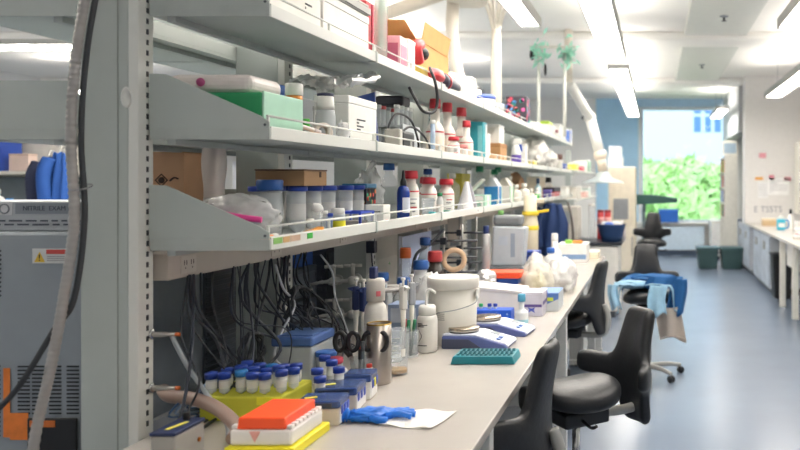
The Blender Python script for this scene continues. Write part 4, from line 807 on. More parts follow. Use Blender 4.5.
# articulated extraction arm
def arm(label, x, y, seed):
    t = T('extraction_arm', label, 'arm', (x, y, CEIL))
    P0, P1, P2, P3 = Vector((-.01, -1.6, -.64)), Vector((.12, 0, -.94)), Vector((.27, 0, -1.48)), Vector((.31, 0, -1.72))
    obj('ceiling_mount', MB().cyl(.05, -.64, 0, (-.01, -1.6, 0)), DUCT, t)
    obj('upper_tube', MB().tube([P0, P1], .065, 14, 1), WHITE, t); obj('lower_tube', MB().tube([P1, P2], .075, 14, 1), WHITE, t)
    obj('joint', MB().blob(P1, (.09, .09, .09), .02, 1, 2, 1), OFFW, t); obj('joint', MB().blob(P2, (.10, .1, .1), .02, 1, 2, 1), M('#e9dccb', .5), t)
    obj('joint_knob', MB().cyl(.04, -.13, -.09, P2, 12, rx=math.pi/2).cyl(.03, -.13, -.09, P1+Vector((-.1, 0, 0)), 12, rx=math.pi/2), DGREY, t)
    obj('nozzle', MB().tube([P2, P3], .07, 14, 1), M('#e9dccb', .5), t)
    obj('hood', MB().lathe([(.07, 0), (.13, -.08), (.30, -.15), (.30, -.16), (.12, -.09), (.06, 0)], P3, 24, closed=True), M('#dfe9ea', .2, alpha=.55), t)
    return t
arm('white jointed extraction arm with clear hood at the end of the shelving', -1.05, 11.4, 1)

# ================================================================ THINGS ON THE BENCH
B = BENCH+.0005
# near left: battery-like meter, hose, tip racks, tube rack
t = T('bench_meter', 'grey bench meter with navy top and yellow strip beside the post', 'instrument', (-1.253, 2.104, B))
obj('case', MB().box(-.032, .030, -.068, .068, 0, .076, .005), M('#9a9894', .5), t); obj('navy_top', MB().box(-.034, .032, -.07, .07, .0765, .086, .003), M('#232f55', .45), t)
obj('yellow_strip', MB().cbox((.002, -.01, .087), (.012, .07, .0015), rz=-.2), M('#d8d05a', .5), t); obj('knob', MB().cyl(.009, .0865, .108, (-.005, .045, 0), 14), BLACK, t); obj('screw', MB().cyl(.006, 0, .004, (.0301, .04, .035), 10, ry=math.pi/2), M('#b5703a', .3, 1.0), t)
pts = [(-1.50, 2.44, 1.0), (-1.43, 2.36, 1.003), (-1.345, 2.33, 1.004), (-1.25, 2.285, .988), (-1.175, 2.245, .95), (-1.155, 2.19, .931), (-1.18, 2.215, .9305)][:6]
S('vacuum_hose', MB().tube([Vector(p)-Vector((-1.25, 2.25, .91)) for p in pts], .019, 14), M('#a78f84', .35, alpha=.9), 'thick pinkish brown hose curving round the bench meter', 'hose', (-1.25, 2.25, .91))
t = T('tip_rack', 'white pipette tip rack with bright orange lid on a yellow base', 'rack', (-1.043, 2.215, B))
obj('yellow_base', MB().box(-.09, .095, -.115, .12, 0, .026, .004), M('#ecdf25', .45), t)
wb = MB().box(-.082, .082, -.1, .1, .0265, .068, .006)
obj('white_body', wb, M('#eae6e3', .4), t)
tm = MB()
for q in range(8): tm.box(.0655, .0815, -.093+q*.0245, -.093+q*.0245+.016, .0685, .079, .003)
obj('rim_teeth', tm, M('#efecea', .4), t); tm = MB()
for q in range(6): tm.box(-.0815, -.0655, -.093+q*.033, -.093+q*.033+.02, .0685, .079, .003)
obj('rim_teeth', tm, M('#efecea', .4), t)
obj('orange_lid', MB().prism([(-.064, .0687), (.0645, .0687), (.0635, .1), (-.061, .1)], 'y', -.097, .092, .004), M('#ff5a2a', .4, var=.02), t)
obj('pink_tab', MB().prism([(-.03, .0650), (.0, .0650), (-.015, .036)], 'y', -.1015, -.1001), M('#e9a9a0', .5), t)  # thin pink triangle on the front of the white body
t = T('foam_rack', 'yellow-green foam rack holding blue-capped tubes behind the orange lid', 'rack', (-1.255, 2.52, B))
obj('foam', MB().box(-.125, .125, -.10, .12, 0, .074, .006), M('#c9c83e', .6, var=.06), t); obj('bright_edge', MB().box(.05, .125, -.1012, -.1001, .05, .073), M('#e6e23a', .5), t)
tl = [(229, 385, 2.47), (243, 384, 2.47), (254, 383, 2.47), (269, 388, 2.455), (282, 384, 2.47), (256, 377, 2.525), (263.5, 377, 2.56), (273, 378, 2.51), (288, 378, 2.515), (293, 372, 2.56), (271, 372, 2.58), (279, 367, 2.61), (302, 370, 2.60)]
tl = []
for row in range(3):
    for q in range(6): tl.append((-1.355+.041*q+.012*(row % 2), 2.452+.06*row, row, q))
r_ = random.Random(4)
for (x, y, row, q) in tl:
    if (row, q) in ((2, 0),): continue
    lb = 'blue-capped tube in the yellow-green foam rack, %s row, %s from the left' % (('front', 'middle', 'back')[row], ORD[q])
    falcon(lb, (x+r_.uniform(-.004, .004), y+r_.uniform(-.006, .006), B+.0745), .0155, .068+r_.uniform(-.006, .008), cap=LBLUECAP if (row, q) in ((0, 2), (2, 3)) else BLUECAP, group='tubes in the foam rack')
for k, (x, y, lb) in enumerate(((-1.055, 2.52, 'free-standing white tube with blue cap right of the foam rack'), (-1.035, 2.62, 'free-standing white tube with blue cap behind the nearest free one'), (-1.085, 2.57, 'free-standing white tube with blue cap touching the foam rack corner'), (-1.075, 2.66, 'free-standing tube with blue cap, second from the back beside the foam rack'), (-1.115, 2.70, 'free-standing tube with blue cap, rearmost beside the foam rack'))):
    falcon(lb, (x, y, B), .0155, .112+.007*k, body=FROSTW, group='free-standing tubes')
for k, (x, y, sz, lb) in enumerate(((-1.005, 2.42, (.125, .105, .075), 'beige pipette tip box with smoky blue lid next to the orange-lidded rack'), (-1.005, 2.56, (.125, .12, .08), 'second beige tip box with smoky blue lid, behind the first'), (-.995, 2.70, (.09, .09, .085), 'white tip box with yellow and blue tabs by the steel canister'))):
    t = T('tip_box', lb, 'box', (x, y, B), .10, 'smoky-lidded tip boxes'); a, b, c = sz
    obj('body', MB().box(-a/2, a/2, -b/2, b/2, 0, c*.68, .005), M('#cfc5b8', .5) if k < 2 else WHITE, t)
    obj('lid', MB().box(-a/2-.002, a/2+.002, -b/2-.002, b/2+.002, c*.685, c, .006), M('#44598c', .2, alpha=.8), t)
    obj('white_side', MB().box(a/2+.0002, a/2+.0012, -b/2+.006, b/2-.004, .004, c*.64), M('#efeeec', .5), t)
    if k < 2: obj('dark_window', MB().box(-a/2+.012, a/2-.02, -b/2-.0032, -b/2-.0021, c*.74, c*.92), M('#2d3446', .3), t)
    for q in range(3): obj('blue_tab', MB().prism([(-b/2+.01+q*b*.3, c*.72), (-b/2+.028+q*b*.3, c*.75), (-b/2+.03+q*b*.3, c*.45), (-b/2+.014+q*b*.3, c*.42)], 'x', a/2+.0022, a/2+.0045), M('#2c4cb4', .4) if not (k == 2 and q == 1) else YEL, t)
    if k < 2: obj('yellow_tag', MB().cbox((-a*.25, -.01, c+.001), (.035, .014, .0015), rz=.4), M('#e8df4a', .5), t)
for k, (x, y, z, c, lb) in enumerate(((-1.13, 2.80, .0, '#c03a50', 'small clear tub with a crimson lid behind the tip boxes'), (-1.20, 2.92, 0, '#3a6fc0', 'small clear tub with a blue lid behind the tip boxes'))):
    t = T('tub', lb, 'tub', (x, y, B)); obj('tub_body', MB().cyl(.035, 0, .09, seg=18), FROST, t); obj('lid', MB().cyl(.037, .0905, .108, seg=18), M(c, .4), t); obj('contents', MB().cyl(.03, .092-.09+.001, .05, seg=16), M('#c9ced6', .5, alpha=.7), t)
# polystyrene box with blue lid
t = T('foam_box', 'pale foam box with a blue lid below the cable tangle', 'box', (-1.305, 2.98, B))
obj('box_body', MB().box(-.075, .07, -.1, .1, 0, .13, .008), M('#b9c0c4', .6), t); obj('blue_lid', MB().box(-.078, .073, -.103, .103, .1305, .165, .008), M('#4f6fae', .4), t)
obj('inner_tray', MB().box(-.06, .06, -.07, .07, .1655, .168), M('#5f80bd', .4), t)
# scissors, forceps in a beaker
t = T('beaker', 'clear beaker holding black-handled scissors before the steel canister', 'beaker', (-1.045, 2.85, B)); obj('glass', MB().lathe([(0, 0), (.036, 0), (.038, .09), (.040, .1), (.038, .1), (.034, .004), (0, .004)]), CLEAR, t)
obj('base_ring', MB().lathe([(.0365, .001), (.0385, .003), (.0375, .01)]), M('#a09a94', .4), t)
for k, (dx, dy, ln, lb) in enumerate(((-.018, 0, -.25, 'black-handled scissors leaning left in the clear beaker'), (.016, .004, .22, 'black-handled scissors leaning right in the clear beaker'))):
    t = T('scissors', lb, 'scissors', (-1.045+dx, 2.85+dy, B+.006), 0, 'scissors in the beaker')
    obj('blade', MB().prism([(-.004, 0), (.004, 0), (ln*.09+.008, .10), (ln*.09-.008, .10)], 'y', -.003, -.0005), STEEL, t); obj('blade', MB().prism([(-.003, .002), (.004, .002), (ln*.08+.008, .10), (ln*.08-.008, .10)], 'y', 0, .003), STEEL, t)
    for s in (-1, 1):
        c = Vector((ln*.14+s*.023, .0, .15)); pp = [c+Vector((.019*math.cos(a)*(1 if s > 0 else 1), 0, .032*math.sin(a))) for a in [i*math.pi/6 for i in range(13)]]
        obj('handle', MB().tube(pp, .0085, 8, 2, cap=False).tube([(ln*.09, 0, .098), c-Vector((s*.014, 0, .028))], .009, 8, 1), M('#17181d', .4), t)
for k, (dx, c, lb) in enumerate(((-.004, '#26262c', 'dark marker standing among the scissors'), (.004, '#45505a', 'grey tweezers handle standing among the scissors'))):
    t = T('marker_pen', lb, 'pen', (-1.045+dx*3, 2.868-.04*k, B+.006)); obj('barrel', MB().cyl(.007, 0, .12, seg=10), M(c, .4), t); obj('cap', MB().cyl(.0075, .1205, .155, seg=10), (M('#d04a3c', .4), DGREY)[k], t)
t = T('small_bottle', 'small white bottle with red print in front of the scissors', 'bottle', (-1.0, 2.80, B)); obj('body', MB().cyl(.013, 0, .075, seg=14), M('#d9d4cf', .5), t); obj('red_cap', MB().cyl(.01, .0755, .088, seg=12), M('#c0392f', .4), t)
t = T('tape_dispenser', 'clear coil of tubing with a white reel behind the tip boxes', 'reel', (-1.11, 2.735, B+.0)); obj('reel', MB().cyl(.028, -.035, .05, (.0, .0, .07), 18, ry=math.pi/2+.2), M('#dfe0dc', .3, alpha=.8), t); obj('hub', MB().cyl(.02, .0505, .06, (.0, .0, .07), 14, ry=math.pi/2+.2), M('#9aa4a8', .4), t); obj('stand', MB().box(-.03, .03, -.02, .02, 0, .041, .003), FROST, t); obj('coil', MB().tube([(-.045+.01*math.sin(i), -.02, .03+.03*math.cos(i*.9)) for i in range(9)], .004, 6), FROSTW, t)
S('green_cap', MB().cyl(.014, 0, .02, seg=16), M('#3fc04a', .4), 'loose bright green cap by the beaker of scissors', 'cap', (-1.085, 2.80, B))
# steel canister and glass cylinder
t = T('steel_canister', 'tall brushed steel open canister standing on the bench', 'canister', (-.995, 2.885, B))
obj('shell', MB().lathe([(0, 0), (.042, 0), (.0425, .003), (.0425, .212), (.0405, .213), (.0395, .21), (.0395, .006), (0, .006)], seg=32), M('#b5aca4', .3, 1.0, var=.04, scale=40), t)
obj('brass_rim', MB().lathe([(.0398, .2135), (.0433, .2125), (.0433, .217), (.0398, .217)], seg=32, closed=True), M('#b99a4a', .3, 1.0), t)
t = T('measuring_beaker', 'clear graduated glass with amber residue right of the canister', 'beaker', (-.97, 3.02, B))
obj('glass', MB().lathe([(0, 0), (.036, 0), (.037, .16), (.041, .17), (.039, .171), (.035, .16), (.033, .005), (0, .005)], seg=24), CLEAR, t); obj('residue', MB().cyl(.0325, .0055, .022, seg=24), M('#c9a062', .3, alpha=.8), t)
gm = MB()
for q in range(8): gm.grid(lambda u, v, q=q: (.0378*math.cos(-1.9+(.5+.3*(q % 2))*u), .0378*math.sin(-1.9+(.5+.3*(q % 2))*u), .035+.015*q+.002*v), 5, 2)
obj('graduation', gm, M('#f1f1ef', .5), t); obj('white_label', MB().grid(lambda u, v: (.0379*math.cos(-1.0+.5*u), .0379*math.sin(-1.0+.5*u), .07+.03*v), 6, 2), WHITE, t)
# pipette carousel with pipettes
t = T('pipette_stand', 'grey pipette carousel stand behind the steel canister', 'stand', (-1.10, 3.25, B)); obj('base', MB().cyl(.075, 0, .02, seg=24), LGREY, t); obj('post', MB().cyl(.012, .0205, .31, seg=14), GREY, t)
obj('ring', MB().lathe([(.02, .285), (.095, .285), (.095, .297), (.02, .297)], seg=24, closed=True), M('#9b9896', .45), t)
def pipette(label, ang, c, tipc=OFFW):
    x, y = -1.10+.108*math.cos(ang), 3.25+.108*math.sin(ang)
    t = T('pipette', label, 'pipette', (x, y, B+.065), ang, 'pipettes on the carousel')
    obj('handle', MB().box(-.008, .018, -.0135, .0135, .15, .245, .007), M(c, .4), t); obj('plunger', MB().cyl(.005, .2455, .268, (.004, 0, 0), 10).cyl(.009, .268, .278, (.004, 0, 0), 12), WHITE, t)
    obj('shaft', MB().lathe([(0, 0), (.003, 0), (.005, .05), (.009, .09), (.011, .149), (0, .149)], (.004, 0, 0), 12), tipc, t); obj('finger_hook', MB().prism([(.0181, .225), (.034, .235), (.034, .240), (.0181, .244)], 'y', -.009, .009), M(c, .4), t)
    obj('ejector', MB().box(-.014, -.0081, -.005, .005, .17, .255, .002), LGREY, t)
for a, c, lb in ((-2.5, '#1d2c5a', 'navy pipette hanging leftmost on the carousel'), (-2.0, '#20305f', 'navy pipette second from the left on the carousel'), (-.55, '#d9d7d3', 'white pipette hanging at the right side of the carousel'), (.6, '#a9adb3', 'grey pipette at the back right of the carousel'), (2.4, '#39425f', 'slate pipette at the back left of the carousel')): pipette(lb, a, c)
t = T('wash_bottle', 'white domed pump bottle with navy head standing by the pipettes', 'bottle', (-1.07, 3.065, B)); obj('body', MB().lathe([(0, 0), (.042, 0), (.044, .01), (.044, .21), (.038, .25), (.024, .27), (0, .27)], seg=24), M('#d9d6d0', .4), t); obj('neck_sleeve', MB().lathe([(0, .2705), (.034, .2705), (.034, .345), (.03, .355), (0, .355)], seg=20), M('#d2cdc6', .4), t); obj('pink_mark', MB().grid(lambda u, v: (.0345*math.cos(-1.2+.5*u), .0345*math.sin(-1.2+.5*u), .29+.02*v), 6, 2), M('#d9707a', .5), t); obj('navy_head', MB().box(-.02, .005, -.018, .018, .3555, .40, .005), M('#26305e', .4), t)
# gap bottles behind
bottle('glass_bottle', 'clear bottle with blue screw cap left behind the pipettes', 'bottle', (-1.28, 3.75, B), .05, .30, .5, cap=M('#2a5ea6', .4), cap_h=.035, mat=M('#e3e6e6', .2, alpha=.5), lab=(WHITE, .4, .8))
bottle('glass_bottle', 'clear bottle with blue screw cap right behind the pipettes', 'bottle', (-1.20, 3.82, B), .05, .27, .5, cap=M('#2a5ea6', .4), cap_h=.04, mat=M('#e3e6e6', .2, alpha=.5), lab=(WHITE, .4, .8))
bottle('glass_bottle', 'large media bottle with blue cap wrapped in cloudy bag', 'bottle', (-1.18, 4.03, B), .06, .33, .5, cap=M('#2559a2', .4), cap_h=.04, mat=M('#e0e2e2', .25, alpha=.6), fill=(M('#dcd9d4', .4), .8))
t = T('plastic_bag', 'cloudy plastic bag slumped around the large media bottle', 'bag', (-1.08, 3.87, B)); obj('film', MB().blob((0, 0, .13), (.085, .07, .15), .25, 3, 4, 31, flat=0), BAGW, t); obj('rim', MB().tube([(-.06, 0, .255), (0, .02, .275), (.06, .0, .25)], .006, 6), BAGW, t)
bottle('glass_bottle', 'tall bottle with orange cap behind the cloudy bag', 'bottle', (-1.31, 4.2, B), .045, .38, .5, cap=M('#d0642e', .4), cap_h=.05, mat=CLEAR)
bottle('glass_bottle', 'bottle with blue cap farther behind the cloudy bag', 'bottle', (-1.27, 4.42, B), .045, .42, .5, cap=M('#2559a2', .4), cap_h=.04, mat=M('#c9d4de', .2, alpha=.4))
bottle('brown_bottle', 'dark brown bottle with red cap left of the white pail', 'bottle', (-1.16, 4.22, B), .05, .36, .6, cap=M('#b43a3c', .4), cap_h=.05, mat=M('#3a332f', .25), lab=(M('#a8a29a', .5), .2, .7))
t = T('cup', 'clear cup of green and red pens behind the squeeze bottle', 'cup', (-1.02, 3.32, B)); obj('cup_wall', MB().lathe([(0, 0), (.035, 0), (.04, .11), (.038, .11), (.033, .004), (0, .004)]), CLEAR, t); obj('base_ring', MB().lathe([(.0352, .0), (.0372, .004), (.036, .01)]), FROSTW, t)
for k, (dx, ln, c, lb) in enumerate(((-.01, .10, '#2f8f62', 'green pen leaning right in the clear cup'), (.008, .12, '#287a54', 'second green pen leaning right in the clear cup'), (-.018, 0, '#b8323c', 'red pen upright in the clear cup'), (.0, .05, '#2d2f36', 'black pen in the clear cup'))):
    t = T('marker_pen', lb, 'pen', (-1.02+dx, 3.30+.012*k, B+.006), 0, 'pens in the clear cup'); d = Vector((ln, 0, 1)).normalized()
    obj('barrel', MB().tube([Vector((0, 0, 0)), d*.11], .006, 8, 1), M('#3a4a44', .4) if k < 2 else M(c, .4), t); obj('cap', MB().tube([d*.1105, d*.15], .007, 8, 1), M(c, .4), t)
box('carton', 'blue-grey carton behind the cup of pens', 'box', (-1.12, 3.62, B), (.14, .12, .18), M('#8fa0c0', .5), panel=[('y', M('#c6cede', .5), .1, .9, .55, .9)])
# squeeze bottle
t = T('squeeze_bottle', 'white squeeze bottle with bent spout and printed black chevron', 'bottle', (-.975, 3.425, B))
obj('body', MB().lathe([(0, 0), (.038, 0), (.0425, .006), (.043, .135), (.04, .15), (.034, .156), (0, .156)], seg=28), M('#e6e3dd', .4), t); obj('cap', MB().lathe([(0, .1565), (.036, .1565), (.036, .19), (.03, .198), (0, .198)], seg=26), M('#ecebe7', .4), t)
obj('spout', MB().tube([(-.005, 0, .198), (-.005, 0, .245), (.002, 0, .262), (.018, 0, .262), (.036, 0, .25)], .0055, 8), M('#ecebe7', .4), t)
def arcmark(a0, a1, z0, z1, r=.0438): return lambda u, v: (r*math.cos(a0+(a1-a0)*u), r*math.sin(a0+(a1-a0)*u), z0+(z1-z0)*v)
pm = MB()
for (a0, a1, z) in ((-2.4, -1.75, .122), (-2.4, -1.3, .116), (-2.4, -1.6, .110), (-2.35, -1.35, .03)): pm.grid(arcmark(a0, a1, z, z+.004), 8, 2)
for q in range(10):
    u = q/9; a = -2.35+.5*(1-abs(2*u-1)); pm.grid(arcmark(a, a+.07, .035+.065*u, .035+.065*(u+.13)), 3, 2)
obj('print', pm, M('#3c3c40', .6), t)
# white pail
t = T('pail', 'white plastic lidded pail on the middle of the bench', 'pail', (-.915, 3.63, B))
obj('pail_body', MB().lathe([(0, 0), (.098, 0), (.101, .006), (.107, .245), (0, .245)], seg=40), M('#e3dfd6', .4), t); obj('lid', MB().lathe([(0, .29), (.095, .29), (.1, .297), (.112, .297), (.1145, .29), (.1145, .25), (.108, .246), (0, .246)], seg=40), M('#e6e2da', .4), t)
obj('handle', MB().tube([(.108, -.02, .225), (.118, -.075, .19), (.05, -.118, .165), (-.04, -.115, .15)], .0018, 6), GREY, t); obj('handle_lug', MB().box(.1075, .119, -.04, .0, .2, .245, .004), WHITE, t)
o = obj('print', scribble(.05, .035, 4, 17), M('#8f8d8a', .6), t); o.location = (-.035, -.1045, .13); o.rotation_euler.z = -.3
# balances
def balance(label, x, y, rz):
    t = T('balance', label, 'balance', (x, y, B), rz, 'laboratory balances'); t.scale = (.9, .9, .74)
    obj('base_body', MB().prism([(-.15, 0), (.165, 0), (.17, .012), (.155, .03), (.02, .075), (-.15, .075)], 'y', -.10, .10, .006), M('#5a67a0', .45), t)
    obj('white_top', MB().prism([(.005, .0795), (.158, .0295), (.17, .0145), (.172, .0205), (.16, .0335), (.01, .083), (-.1495, .083), (-.1495, .0765), (.0, .0765)], 'y', -.088, .088), M('#d6dbea', .4), t)
    obj('dark_side', MB().prism([(-.149, .004), (.05, .004), (-.02, .058), (-.149, .058)], 'y', -.102, -.1003), M('#454a63', .5), t)
    obj('pan_support', MB().cyl(.072, .0835, .089, (-.07, 0, 0), 28), DGREY, t); obj('pan', MB().lathe([(0, .0895), (.072, .0895), (.0755, .093), (.0755, .108), (.073, .112), (0, .112)], (-.07, 0, 0), 36), M('#b7ab9c', .25, 1.0), t)
    for k in range(2): p = obj('button', MB().cbox((.115+.0, -.045+.05*k, .0515), (.022, .034, .008), ry=.32, bev=.003), M('#4a6cb0', .4), t)
    obj('display', MB().cbox((.075, .055, .0625), (.045, .045, .004), ry=.32), M('#8a94a0', .3), t)
    return t
balance('electronic balance with round metal pan, behind the teal rack', -.785, 3.55, -.06)
balance('second electronic balance with round metal pan, behind the first', -.745, 3.84, -.10)
# teal rack
t = T('tube_rack', 'teal plastic microtube rack near the bench edge', 'rack', (-.685, 3.25, B))
obj('rack_body', MB().prism([(-.128, 0), (.128, 0), (.118, .032), (-.118, .032)], 'y', -.075, .08, .003), M('#0f8494', .35), t)
hm = MB()
for a in range(12):
    for b in range(5): hm.lathe([(.0045, 0), (.0072, 0), (.0072, .003), (.0045, .003)], (-.102+.0185*a+(.004 if b % 2 else 0), -.052+.028*b, .0325), 8, closed=True)
obj('hole_rims', hm, M('#0b6674', .35), t); dm = MB()
for a in range(12):
    for b in range(5): dm.cyl(.0044, .0322, .0336, (-.102+.0185*a+(.004 if b % 2 else 0), -.052+.028*b, 0), 8)
obj('holes', dm, M('#053840', .5), t)
# blue rack with tubes
t = T('tube_rack', 'bright blue tube rack behind the second balance', 'rack', (-.845, 4.16, B)); obj('rack_body', MB().box(-.105, .105, -.05, .05, 0, .066, .004), M('#1a58cc', .4), t)
hm = MB()
for z in (.02, .045): hm.cyl(.005, 0, .0015, (.085, -.0501, z), 10, rx=math.pi/2)
obj('side_holes', hm, M('#9dbbe8', .5), t)
for k, (x, c, lb) in enumerate(((-.905, '#1f9a4c', 'green-capped tube in the bright blue rack'), (-.86, '#22409c', 'blue-capped tube in the bright blue rack beside the green cap'), (-.83, '#22409c', 'second blue-capped tube in the bright blue rack'))):
    t = T('microtube', lb, 'tube', (x, 4.16, B+.0665)); obj('tube_body', MB().cyl(.009, 0, .010, seg=12), FROSTW, t); obj('cap', MB().cyl(.011, .0105, .026, seg=14), M(c, .4), t)
# white foam sheet box and carton with teal label
t = T('foam_box', 'wide white foam box with slanted side behind the blue rack', 'box', (-.87, 4.42, B)); obj('box_body', MB().prism([(-.16, 0), (.13, 0), (.15, .12), (-.16, .15)], 'y', -.10, .12, .006), M('#e9e4de', .6), t); obj('lid', MB().prism([(-.165, .1505), (.155, .1205), (.155, .135), (-.165, .168)], 'y', -.105, .125, .003), M('#efebe6', .6), t)
bottle('plastic_bottle', 'white tapered bottle with turquoise label right of the blue rack', 'bottle', (-.685, 4.11, B), .034, .15, .4, cap=M('#5aa6c8', .4), cap_h=.035, cap_r=.02, mat=M('#dfe3e6', .4), lab=(M('#9fd0e0', .5), .02, .4), shoulder=.45)
t = T('cluster_box', 'open grey-white box with violet rim beside the turquoise label bottle', 'box', (-.665, 4.40, B)); obj('box_body', MB().box(-.06, .06, -.09, .09, 0, .12, .004), M('#cfcbd6', .5), t); obj('violet_rim', MB().box(.0605, .062, -.09, .085, .06, .08).box(.0605, .062, .06, .085, .0801, .119).box(-.06, .055, -.0915, -.0905, .05, .065), M('#5b4a8c', .5), t); obj('blue_star', MB().prism([(-.02, .02), (0, .03), (.02, .018), (.012, .035), (.02, .05), (0, .042), (-.02, .05), (-.012, .035)], 'y', -.0916, -.0906), M('#4a5ab8', .5), t); obj('lid', MB().box(-.062, .06, -.09, .09, .1205, .13, .003), M('#dcd8e0', .5), t)
t = T('glove_box', 'blue and white glove carton with lime stripe by the bench edge', 'box', (-.60, 4.60, B)); obj('carton', MB().box(-.07, .06, -.12, .12, 0, .10, .003), M('#c9ced0', .5), t); obj('blue_face', MB().prism([(-.07, .03), (-.05, .02), (.06, .07), (.06, .1), (-.07, .1)], 'y', -.1215, -.1202), M('#5a7ec0', .5), t); obj('lime_stripe', MB().box(-.06, .03, -.1225, -.1216, .058, .078), M('#c9da4a', .5), t); obj('blue_top', MB().box(-.07, .06, -.12, .12, .1005, .103), M('#6f92c8', .5), t)
# stacked trays
box('carton', 'flat grey carton under the blue and orange trays', 'box', (-.955, 4.93, B), (.24, .2, .10), M('#b9b4ae', .6), lid=(M('#c4bfb8', .6), .02))
t = T('tray', 'flat royal blue tray under the orange one', 'tray', (-.945, 5.02-.05, B+.1005)); obj('tray_body', MB().box(-.11, .11, -.1, .1, 0, .03, .006), M('#1d55b4', .4), t); obj('rim', MB().box(-.115, .115, -.105, .105, .0303, .038, .003), M('#2462c4', .4), t)
t = T('tray', 'bright orange-red tray stacked on the blue tray', 'tray', (-.93, 4.93, B+.139)); obj('tray_body', MB().box(-.115, .115, -.09, .09, 0, .03, .008), M('#f0522a', .4), t); obj('rim', MB().box(-.119, .119, -.094, .094, .0303, .037, .003), M('#f46038', .4), t)
S('foil_ball', MB().blob((0, 0, .05), (.06, .06, .055), .3, 4, 4, 3, flat=0), FOIL, 'scrunched ball of aluminium foil left of the orange tray', 'foil', (-1.0, 4.72, B+.10)); 
box('carton', 'low grey carton beneath the foil ball', 'box', (-1.01, 4.72, B), (.15, .14, .099), M('#c0bab2', .6), lid=(M('#cbc5bd', .6), .015))
# device with translucent jug
t = T('water_unit', 'dark grey benchtop unit carrying a tilted pale translucent tank', 'instrument', (-1.0, 5.45, B)); obj('base_unit', MB().box(-.13, .13, -.14, .14, 0, .16, .02), M('#54585c', .5), t); obj('tank', MB().prism([(-.10, .1605), (.11, .1605), (.13, .42), (-.09, .43)], 'y', -.08, .08, .012), M('#c3cad1', .3, alpha=.85), t); obj('tank_label', MB().box(.03, .06, -.0815, -.0805, .22, .38), M('#8e9aac', .5), t); obj('print', MB().box(-.05, .01, -.0815, -.0805, .30, .36), M('#b0bac6', .5), t); obj('top_block', MB().box(-.09, .10, -.07, .08, .431, .50, .02), M('#7b7f82', .5), t); obj('green_knob', MB().cyl(.02, .5005, .53, (-.05, 0, 0), 14), M('#6fa35a', .5), t)
# beyond: bottles, bags
t = T('plastic_column', 'cream cylinder bottle with yellow bands at far part of bench', 'bottle', (-.95, 6.1, B)); obj('cylinder', MB().lathe([(0, 0), (.06, 0), (.06, .4), (.05, .46), (.05, .62), (0, .62)], seg=20), M('#d8cdb4', .5), t)
for z, c in ((.36, '#e8d23a'), (.47, '#e6c93a')): obj('yellow_band', MB().lathe([(.0605, z), (.063, z+.003), (.063, z+.03), (.0605, z+.033)], seg=20), M(c, .5), t)
obj('yellow_tap', MB().cbox((.08, 0, .5), (.12, .02, .02), ry=-.15, bev=.004), M('#e8c92e', .5), t); obj('side_arm', MB().cbox((.06, .0, .58), (.09, .03, .03), bev=.006), M('#d8cdb4', .5), t)
t = T('tube_rack', 'dark blue wire rack by the cream cylinder bottle', 'rack', (-.90, 5.78, B)); obj('rack_body', MB().box(-.07, .07, -.06, .06, 0, .23, .004), M('#27469c', .4), t); hm = MB()
for a in range(5):
    for b in range(4): hm.box(-.06+.025*a, -.042+.025*a, -.0612, -.0602, .13+.024*b, .145+.024*b)
obj('holes', hm, M('#16264f', .5), t)
for k, (x, y, sx, sy, sz, c, lb) in enumerate(((-.73, 4.97, .10, .13, .12, '#e6e2d6', 'crumpled clear bag with yellow inside behind the glove carton'), (-.62, 5.32, .10, .2, .115, '#eae8e6', 'larger crumpled clear bag at the bench edge'), (-.80, 5.35, .07, .12, .13, '#e8e5df', 'crumpled clear bag against the dark blue rack'))):
    t = T('plastic_bag', lb, 'bag', (x, y, B)); obj('film', MB().blob((0, 0, sz*.9), (sx, sy, sz), .24, 2.6, 4, 40+k, flat=0), M(c, .2, alpha=.55, bump=.5, scale=24), t); obj('contents', MB().blob((0, 0, sz*.8), (sx*.5, sy*.5, sz*.6), .2, 2, 3, k, flat=.01), (M('#d9cf8a', .6), M('#dcdcdc', .6), M('#d6d2c4', .6))[k], t)
bottle('wash_bottle', 'white wash bottle near the far end of the bench', 'bottle', (-.83, 6.62, B), .06, .30, .45, cap=M('#e4e6e6', .4), cap_h=.06, mat=M('#e4e4e2', .4), cap_r=.028, shoulder=.55)
bottle('bottle', 'white bottle with blue cap near the dark blue rack', 'bottle', (-.80, 6.15, B), .05, .22, .5, cap=M('#2f62b4', .4), cap_h=.035, mat=M('#dfe2e4', .4))
box('carton', 'white carton at the far end of the bench with blue band', 'box', (-.74, 7.3, B), (.26, .3, .17), M('#e9e7e3', .5), panel=[('y', M('#7e9cc4', .5), .02, .98, .2, .45)], lid=(WHITE, .02))
t = T('tool', 'small orange and green handled cutter on the far white carton', 'tool', (-.74, 7.2, B+.1705)); obj('orange_grip', MB().box(0, .09, -.02, .02, 0, .03, .01), M('#e88a3c', .5), t); obj('green_grip', MB().box(-.07, -.001, -.02, .02, 0, .035, .01), M('#8fce4a', .5), t)
box('carton', 'pale yellow-white paper pile at the far bench corner', 'box', (-.60, 7.62, B), (.14, .22, .07), M('#e9dfc6', .6), lid=(M('#efe6d0', .6), .02))
